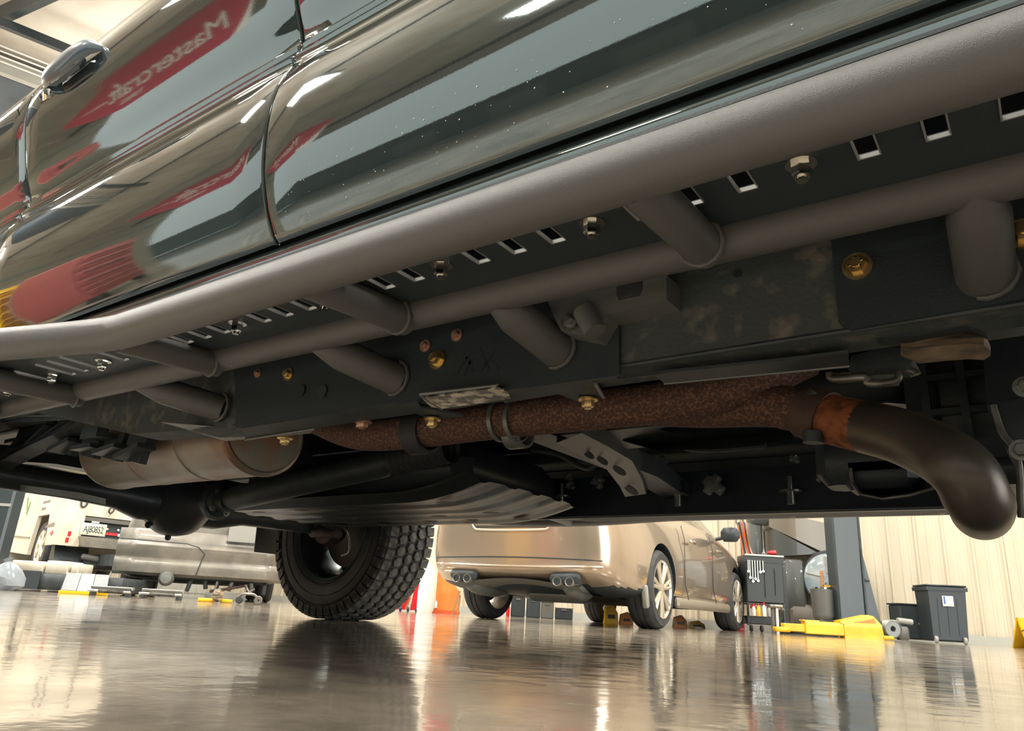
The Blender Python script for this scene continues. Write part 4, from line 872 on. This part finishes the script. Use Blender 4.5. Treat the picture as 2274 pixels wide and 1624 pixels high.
t = gthing('jack_stand', 'red jack stand on the floor right of the sedan front wheel', 'jack stand', 1632, 9.3)
MB().prism([(-.06, 0, .0), (.12, 0, .0), (.12, 0, .10), (.02, 0, .13), (.0, 0, .55), (-.06, 0, .55)], (0, .1, 0)).build('frame', red, t, False); MB().box((.1, .02, .14), (.1, .1, .03), None, .008).build('foot_plate', blackpl, t)
t = gthing('tool_cart', 'black tool cart with hanging wrenches and a shelf of bottles', 'cart', 1704, 8.5)
tcm = mat('cart_black', (40, 46, 47), .45)
MB().box((0, .15, .555), (.44, .3, .46), bev=.01).build('upper_box', tcm, t, False)
MB().prism([(-.22, 0, .78), (.22, 0, .78), (.24, 0, .86), (-.22, 0, .86)], (0, .32, 0)).build('top_tray', tcm, t, False); MB().box((0, -.01, .862), (.46, .02, .018)).build('tray_edge', steel, t, False)
MB().box((0, .15, .31), (.44, .3, .012)).build('shelf', tcm, t, False); MB().box((0, .2, .13), (.42, .3, .09), bev=.01).build('lower_tray', tcm, t, False)
for x in (-.21, .21):
    for y in (.02, .3): MB().box((x, y, .22), (.02, .02, .30)).build('upright', tcm, t, False)
for x in (-.17, -.05, .1, .18): MB().lathe([(0, -.012), (.035, -.012), (.04, 0), (.035, .012), (0, .012)], (x, .05, .04), RYm, 18).build('caster', rubber, t)
MB().box((-.0, -.008, .57), (.012, .01, .36)).build('panel_bead', chassis, t, False); MB().box((.12, -.008, .57), (.012, .01, .30)).build('panel_bead', chassis, t, False)
CT = t.location.copy(); CM = Matrix.Rotation(VY, 3, 'Z')
def on_cart(v): return CT + CM @ Vector(v)
for k, (x, L_) in enumerate(((-.20, .12), (-.18, .19), (-.15, .23), (-.12, .20), (-.09, .22), (-.06, .12), (-.025, .11))):
    w = thing('wrench', ('short leftmost wrench on the black tool cart', 'medium wrench, second from left on the tool cart', 'longest wrench on the tool cart, third from left', 'medium long wrench in the middle of the cart row', 'long wrench on the cart, third from the right', 'short wrench on the cart, second from the right', 'shortest rightmost wrench on the tool cart')[k], 'wrench', on_cart((x, -.025, .80)), VY, 'wrenches on the tool cart')
    MB().box((0, 0, -L_ / 2), (.012, .006, L_)).build('shank', steel, w, False); MB().lathe([(.007, -.004), (.014, -.004), (.014, .004), (.007, .004)], (0, 0, -L_ - .01), Matrix.Rotation(pi / 2, 3, 'X'), 14, True).build('ring_end', chrome, w)
for k, (x, m, h, lab) in enumerate(((-.17, whitep, .13, 'slim white bottle on the cart shelf, leftmost'), (-.115, yellow, .14, 'yellow and red bottle on the cart shelf'), (-.05, whitep, .15, 'large white spray bottle on the cart shelf, third from left'), (.01, lgrey, .13, 'grey topped bottle on the cart shelf, rightmost'))):
    w = thing('bottle', lab, 'bottle', on_cart((x, -.06, .178)), VY, 'bottles on the tool cart')
    MB().lathe([(0, 0), (.021, 0), (.022, .01), (.022, h * .62), (.010, h * .78), (.010, h * .9), (0, h * .9)], (0, 0, 0), None, 20).build('bottle_body', m, w); MB().lathe([(0, h * .82), (.012, h * .82), (.012, h), (0, h)], (0, 0, 0), None, 14).build('cap', red if k < 3 else greypl, w)
w = thing('pink_rag', 'pink folded rag above the bottles on the tool cart', 'rag', on_cart((-.15, .0, .272)), VY); MB().box((0, 0, 0), (.07, .05, .045), Matrix.Rotation(.3, 3, 'Y'), .012).build('cloth', red, w)
w = thing('impact_gun', 'red air gun lying on top of the black tool cart', 'tool', on_cart((.12, .08, .875)), VY)
MB().tube([(-.05, 0, .03), (.0, 0, .03), (.05, 0, .035)], [.012, .03, .028], 14).build('gun_body', red, w); MB().box((.03, 0, .02), (.03, .03, .06), Matrix.Rotation(.2, 3, 'Y'), .006).build('grip', red, w)
w = thing('oil_can', 'small pale oil can on the tool cart beside the red gun', 'can', on_cart((.02, .05, .872)), VY); MB().lathe([(0, 0), (.025, 0), (.026, .02), (.012, .035), (.003, .09), (0, .09)], (0, 0, 0), None, 16).build('can_body', galv, w)
w = thing('hose_bundle', 'orange and black hoses bundled above the tool cart', 'hose', G(1668, 9.2, .88), VY)
MB().box((-.02, .02, .0), (.20, .06, .03)).build('hose_rack', steel, w, False)
for k in range(6):
    MB().tube(smoothpath([(-.06 + k * .028, .0, .0), (-.07 + k * .022, .01 * k, .15), (-.10 + k * .02, 0, .32), (-.13 + k * .025, 0, .45)], 4), .012 if k % 2 else .008, 8).build('hose', (orange2, blackpl, copper)[k % 3], w)
MB().lathe([(.04, -.01), (.055, -.01), (.055, .01), (.04, .01)], (-.09, 0, .46), Matrix.Rotation(pi / 2, 3, 'X'), 24, True).build('hose_coil', greypl, w)
t = gthing('hitch_stand', 'silver tee topped stand in front of the black tool cart', 'stand', 1725, 8.05)
MB().box((0, 0, .285), (.15, .05, .035), bev=.008).build('cross_head', alum, t); MB().tube([(.01, 0, 0), (.01, 0, .28)], .015, 12).build('stem', whitep, t); MB().tube([(-.03, .02, 0), (-.03, .02, .27)], .02, 12).build('sleeve', greypl, t); MB().tube([(.05, 0, .28), (.09, 0, .25)], .012, 10).build('hook', alum, t)
# wheel balancer
wb = gthing('wheel_balancer', 'grey wheel balancer with raised hood and clear disc, left of post', 'balancer', 1785, 9.5); wb.scale = (1.2, 1.1, 1.12)
gm = mat('balancer_grey', (78, 82, 80), .45, coat=.2)
hoodm = mat('balancer_hood', (126, 118, 104), .4, coat=.3)
MB().box((-.10, .1, .42), (.24, .4, .80), bev=.03).build('pedestal', gm, wb)
MB().prism([(-.42, 0, .80), (.16, 0, .80), (.20, 0, .62), (-.05, 0, .50), (-.42, 0, .50)], (0, .4, 0)).build('head_unit', gm, wb, False)
MB().box((-.46, .05, 1.0), (.13, .16, .85), bev=.03).build('hood_post', lgrey, wb).data.materials[0] = gm
MB().box((-.42, .03, 1.30), (.24, .22, .18), bev=.04).build('post_cap', lgrey, wb).data.materials[0] = gm
MB().prism([(-.34, -.08, 1.38), (.30, -.08, 1.26), (.42, -.08, 1.12), (.46, -.08, .94), (.30, -.08, .88), (.22, -.08, .93), (-.34, -.08, 1.18)], (0, .34, 0)).build('hood', hoodm, wb, False)
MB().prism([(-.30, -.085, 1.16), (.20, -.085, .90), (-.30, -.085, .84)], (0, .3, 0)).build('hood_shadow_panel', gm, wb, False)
MB().box((.10, .1, .16), (.62, .45, .32), bev=.06).build('base_box', hoodm, wb).data.materials[0] = mat('base_grey', (98, 92, 84), .5)
MB().lathe([(0, -.02), (.03, -.02), (.03, .02), (0, .02)], (0, .0, .45), Matrix.Rotation(pi / 2, 3, 'X'), 20).build('round_knob', whitep, wb)
for k in range(4): MB().box((-.22, -.02, .62 - k * .12), (.10, .06, .07), Matrix.Rotation(.15 * k, 3, 'Y'), .012).build('weight_tray', tan2, wb)
MB().tube([(-.28, .0, .04), (-.28, .0, .72)], .02, 10).build('column_tube', lgrey, wb)
dk = Vector((.27, -.20, .62)); Md_ = Matrix.Rotation(pi / 2, 3, 'X') @ Matrix.Rotation(.55, 3, 'Y')
MB().lathe([(0, -.03), (.30, -.03), (.315, -.01), (.315, .05), (.29, .09), (0, .10)], dk, Matrix.Rotation(-.75, 3, 'Z') @ Matrix.Rotation(pi / 2, 3, 'X'), 48).build('mounted_wheel', rubber, wb)
dsk = MB(); Mz = Matrix.Rotation(-.75, 3, 'Z') @ Matrix.Rotation(pi / 2, 3, 'X')
dsk.lathe([(0, .115), (.10, .12), (.25, .105), (.272, .095), (.272, .09), (0, .09)], dk, Mz, 48); dsk.build('clear_disc', clear, wb)
for k in range(5):
    a = k * 2 * pi / 5 + .4; MB().tube([dk + Mz @ Vector((cos(a) * .05, sin(a) * .05, .124)), dk + Mz @ Vector((cos(a) * .24, sin(a) * .24, .112))], .010, 8).build('disc_spoke', lgrey, wb)
t = gthing('parts_canister', 'grey canister hanging below the clear disc of the balancer', 'canister', 1832, 8.6, 0, .10)
MB().lathe([(0, 0), (.10, 0), (.12, .03), (.12, .05), (.135, .34), (.0, .34)], (0, 0, .08), None, 32).build('drum', greypl, t); MB().lathe([(.08, .42), (.10, .42), (.10, .44), (.08, .44)], (0, 0, 0), None, 28, True).build('ring', chrome, t)
MB().box((0, 0, .04), (.16, .16, .09)).build('foot', greypl, t, False); MB().box((-.0, -.02, .53), (.035, .02, .20)).build('brush', wood, t, False); MB().box((.05, -.02, .46), (.12, .02, .02)).build('handle', yellow, t, False)
t = gthing('cable_bar', 'thin white bar lying on the floor behind the yellow lift arm', 'bar', 1823, 8.2, 0, .08)
MB().box((0, 0, 0), (.14, .03, .03), bev=.008).build('bar_body', whitep, t); MB().box((0, 0, -.045), (.05, .03, .07)).build('foot', chassis, t, False)
# lift post
lp_ = gthing('lift_post', 'tall dark slate vehicle lift post behind the yellow arms', 'lift post', 1897, 8.4)
MB().box((0, .12, 2.2), (.31, .25, 4.4), bev=.02).build('column', post, lp_, False)
MB().prism([(.165, .02, 0), (.36, .02, 0), (.17, .02, 1.0)], (0, .02, 0)).build('gusset', post, lp_, False)
MB().box((0, .12, .01), (.5, .5, .02)).build('base_plate', post, lp_, False); MB().box((.20, .0, .64), (.05, .03, .03), bev=.006).build('hook', chassis, lp_); MB().box((.155, -.012, 2.0), (.02, .015, 3.9)).build('track', chassis, lp_, False)
ya = gthing('folded_lift_arm', 'yellow telescoping lift arm folded on the floor at the post', 'lift', 1850, 7.85)
MB().prism([(.10, -.05, 0), (.52, -.05, -.01), (.50, -.05, .15), (.42, -.05, .235), (.36, -.05, .245), (.06, -.05, .17), (.06, -.05, .15), (.10, -.05, .14)], (0, .16, 0)).build('arm_box', yellow, ya, False)
MB().prism([(.38, -.055, .20), (.42, -.055, .215), (.44, -.055, .165), (.20, -.055, .160)], (0, .006, 0)).build('arm_opening', orange, ya, False)
MB().box((-.10, .02, .085), (.42, .12, .13), bev=.008).build('middle_stage', yellow, ya, False); MB().box((-.38, .03, .075), (.30, .10, .08), bev=.008).build('inner_stage', yellow, ya, False)
MB().box((-.54, .03, .05), (.16, .12, .05), bev=.01).build('arm_pad', yellow, ya); MB().box((.56, 0, .025), (.12, .12, .04), bev=.01).build('end_pad', yellow, ya); MB().box((.49, .04, .11), (.05, .14, .16)).build('pivot_block', blackpl, ya, False)
MB().box((-.24, .02, .155), (.18, .1, .012)).build('cover_strip', yellow, ya, False)
t = gthing('wire_reel', 'grey coiled wire and fittings between the yellow arm and bins', 'reel', 1987, 8.0)
MB().lathe([(.03, -.05), (.09, -.05), (.09, .05), (.03, .05)], (-.04, 0, .12), Matrix.Rotation(pi / 2, 3, 'X'), 28, True).build('coil', galv, t); MB().box((.08, 0, .08), (.12, .1, .14), bev=.02).build('fitting_box', greypl, t); MB().tube([(.04, 0, .21), (.2, 0, .20)], .03, 14).build('canister', lgrey, t)
for k in range(6): MB().lathe([(.085, -.052 + k * .02), (.094, -.047 + k * .02), (.085, -.042 + k * .02)], (-.04, 0, .12), Matrix.Rotation(pi / 2, 3, 'X'), 28).build('wire_turn', steel, t)
# wheeled bin and the one lying beside it
t = gthing('wheeled_bin', 'black wheeled rubbish bin with a white label near the right wall', 'bin', 2112, 8.0, radians(-8)); t.scale = (.82, .82, .98)
bm_ = MB(); zt = [(.02, .20, .17), (.04, .215, .19), (.56, .235, .23), (.56, .26, .245), (.60, .262, .25), (.60, .24, .23), (.1, .2, .17)]
bm_.add([Vector((sx * a, .2 + sy * b_, z)) for z, a, b_ in zt for sx, sy in ((-1, -1), (1, -1), (1, 1), (-1, 1))], [(l * 4 + i, l * 4 + (i + 1) % 4, l * 4 + 4 + (i + 1) % 4, l * 4 + 4 + i) for l in range(6) for i in range(4)] + [(3, 2, 1, 0), (24, 25, 26, 27)])
bm_.build('bin_body', blackpl, t, False); MB().box((0, .2, .615), (.52, .48, .02), bev=.01).build('lid', blackpl, t); MB().box((.0, -.035, .45), (.14, .006, .11), bev=.003).build('label', whitep, t).rotation_euler = (.0, 0, 0)
MB().box((-.045, -.039, .46), (.02, .004, .08)).build('label_stripe', mat('label_blue', (60, 90, 160), .5), t, False)
for x in (-.19, .17): MB().lathe([(0, -.02), (.035, -.018), (.038, 0), (.035, .018), (0, .02)], (x, .0, .038), RYm, 20).build('wheel', lgrey, t)
for x in (-.12, 0, .12): MB().box((x, -.005, .28), (.02, .02, .40), Matrix.Rotation(.075, 3, 'X')).build('rib', blackpl, t, False)
t = gthing('storage_tote', 'low black storage tote beside the wheeled bin', 'tote', 2036, 8.5); t.scale = (.9, .9, .95)
MB().box((0, .15, .22), (.38, .3, .40), bev=.02).build('tote_body', plateb, t, False); MB().box((0, .15, .425), (.40, .32, .02), bev=.006).build('lid', blackpl, t, False); MB().box((.05, -.004, .20), (.05, .01, .035), bev=.008).build('latch', greypl, t)
t = gthing('yellow_cone_sign', 'yellow sheet sided floor stand at the right edge of the frame', 'stand', 2292, 7.6)
MB().prism([(-.12, 0, .30), (.2, 0, .30), (.2, 0, 0), (-.04, 0, 0)], (0, .02, 0)).build('front_panel', yellow, t, False); MB().tube([(-.10, -.01, .17), (.0, -.01, .21)], .006, 8).build('handle_rod', blackpl, t)
MB().prism([(-.12, 0, .30), (.2, 0, .30), (.2, .25, 0), (-.04, .25, 0)], (0, .02, 0)).build('rear_panel', yellow, t, False)
# ---- beside and behind the viewer: what the doors mirror
bn_ = thing('banner', 'red pennant banner with white script lettering, seen mirrored in the rear door', 'banner', (0, -5.0, 0))
MB().prism([(-6.9, 0, 5.02), (-6.9, 0, 3.95), (-7.15, 0, 3.72), (-9.6, 0, 3.62), (-11.8, 0, 4.55), (-10.4, 0, 4.98)], (0, -.01, 0)).build('cloth', mat('crimson_cloth', (168, 34, 58), .7), bn_, False)
MB().prism([(-6.88, .01, 4.75), (-6.88, .01, 3.9), (-7.2, .01, 3.68)], (0, .004, 0)).build('white_corner', whitep, bn_, False)
MB().tube([(-6.8, 0, 5.04), (-10.5, 0, 5.02)], .025, 10).build('pole', steel, bn_)
for x in (-7.0, -10.2): MB().tube([(x, 0, 5.04), (x, 0, CEIL)], .008, 6).build('cord', steel, bn_)
TM = Matrix(((-1, 0, 0, 0), (0, 0, 1, .012), (0, 1, 0, 0), (0, 0, 0, 1)))
text('Mastercraft', .78, whitep, bn_, Matrix.Translation((-8.75, 0, 4.50)) @ TM, 'script_lettering', .35, .002, 'CENTER', .85)
text('TIRES', .26, whitep, bn_, Matrix.Translation((-9.5, 0, 4.02)) @ TM, 'small_lettering', .2)
MB().prism([(-10.3, .012, 4.42), (-11.3, .012, 4.52), (-10.3, .012, 4.46)], (0, .003, 0)).build('swash', whitep, bn_, False)
bl = thing('added_building', 'low dark green warehouse added across the yard to darken the door reflections', 'added_building', RW(-7, VF - 17), RY)  # added out of view to put a dark band into the door reflections
gw = mat('dark_green_cladding', (62, 74, 70), .6)
MB().box((0, -3, 2.3), (120, 6, 4.6)).build('wall', gw, bl, False); MB().box((0, -3, 4.7), (121, 7, .25)).build('roof', greypl, bl, False)
for k in range(7):
    d = MB().box((-21 + k * 7, .03, 1.6), (3.4, .08, 3.2)).build('roller_door', greypl, bl, False)
    for z in range(6): MB().box((-21 + k * 7, .08, .4 + z * .5), (3.3, .03, .03)).build('slat_joint', chassis, d, False)
def chest(name, label, m, loc, rz, w, h):
    t = thing(name, label, 'cabinet', loc, rz)
    MB().box((0, 0, .12 + (h - .12) / 2), (w, .5, h - .12), bev=.015).build('carcass', m, t, False)
    n = 6
    for k in range(n):
        d = MB().box((0, -.256, .20 + (h - .25) * (k + .5) / n), (w * .92, .02, (h - .3) / n), bev=.005).build('drawer', m, t)
        MB().box((0, -.275, .20 + (h - .25) * (k + .5) / n + .03), (w * .7, .02, .02)).build('drawer_pull', alum, d, False)
    for x in (-1, 1):
        for y in (-1, 1): MB().lathe([(0, -.02), (.055, -.018), (.06, 0), (.055, .018), (0, .02)], (x * w * .42, y * .18, .06), RYm, 18).build('caster', rubber, t)
chest('tool_chest', 'tall yellow tool chest mirrored as a yellow patch in the lower rear door', yellow, (-5.75, -.75, 0), radians(66), .5, 1.45)
chest('tool_chest', 'tall red tool chest mirrored as a pink patch in the lower rear door', mat('faded_red', (170, 84, 80), .5), (-5.2, -1.35, 0), radians(66), .7, 1.45)
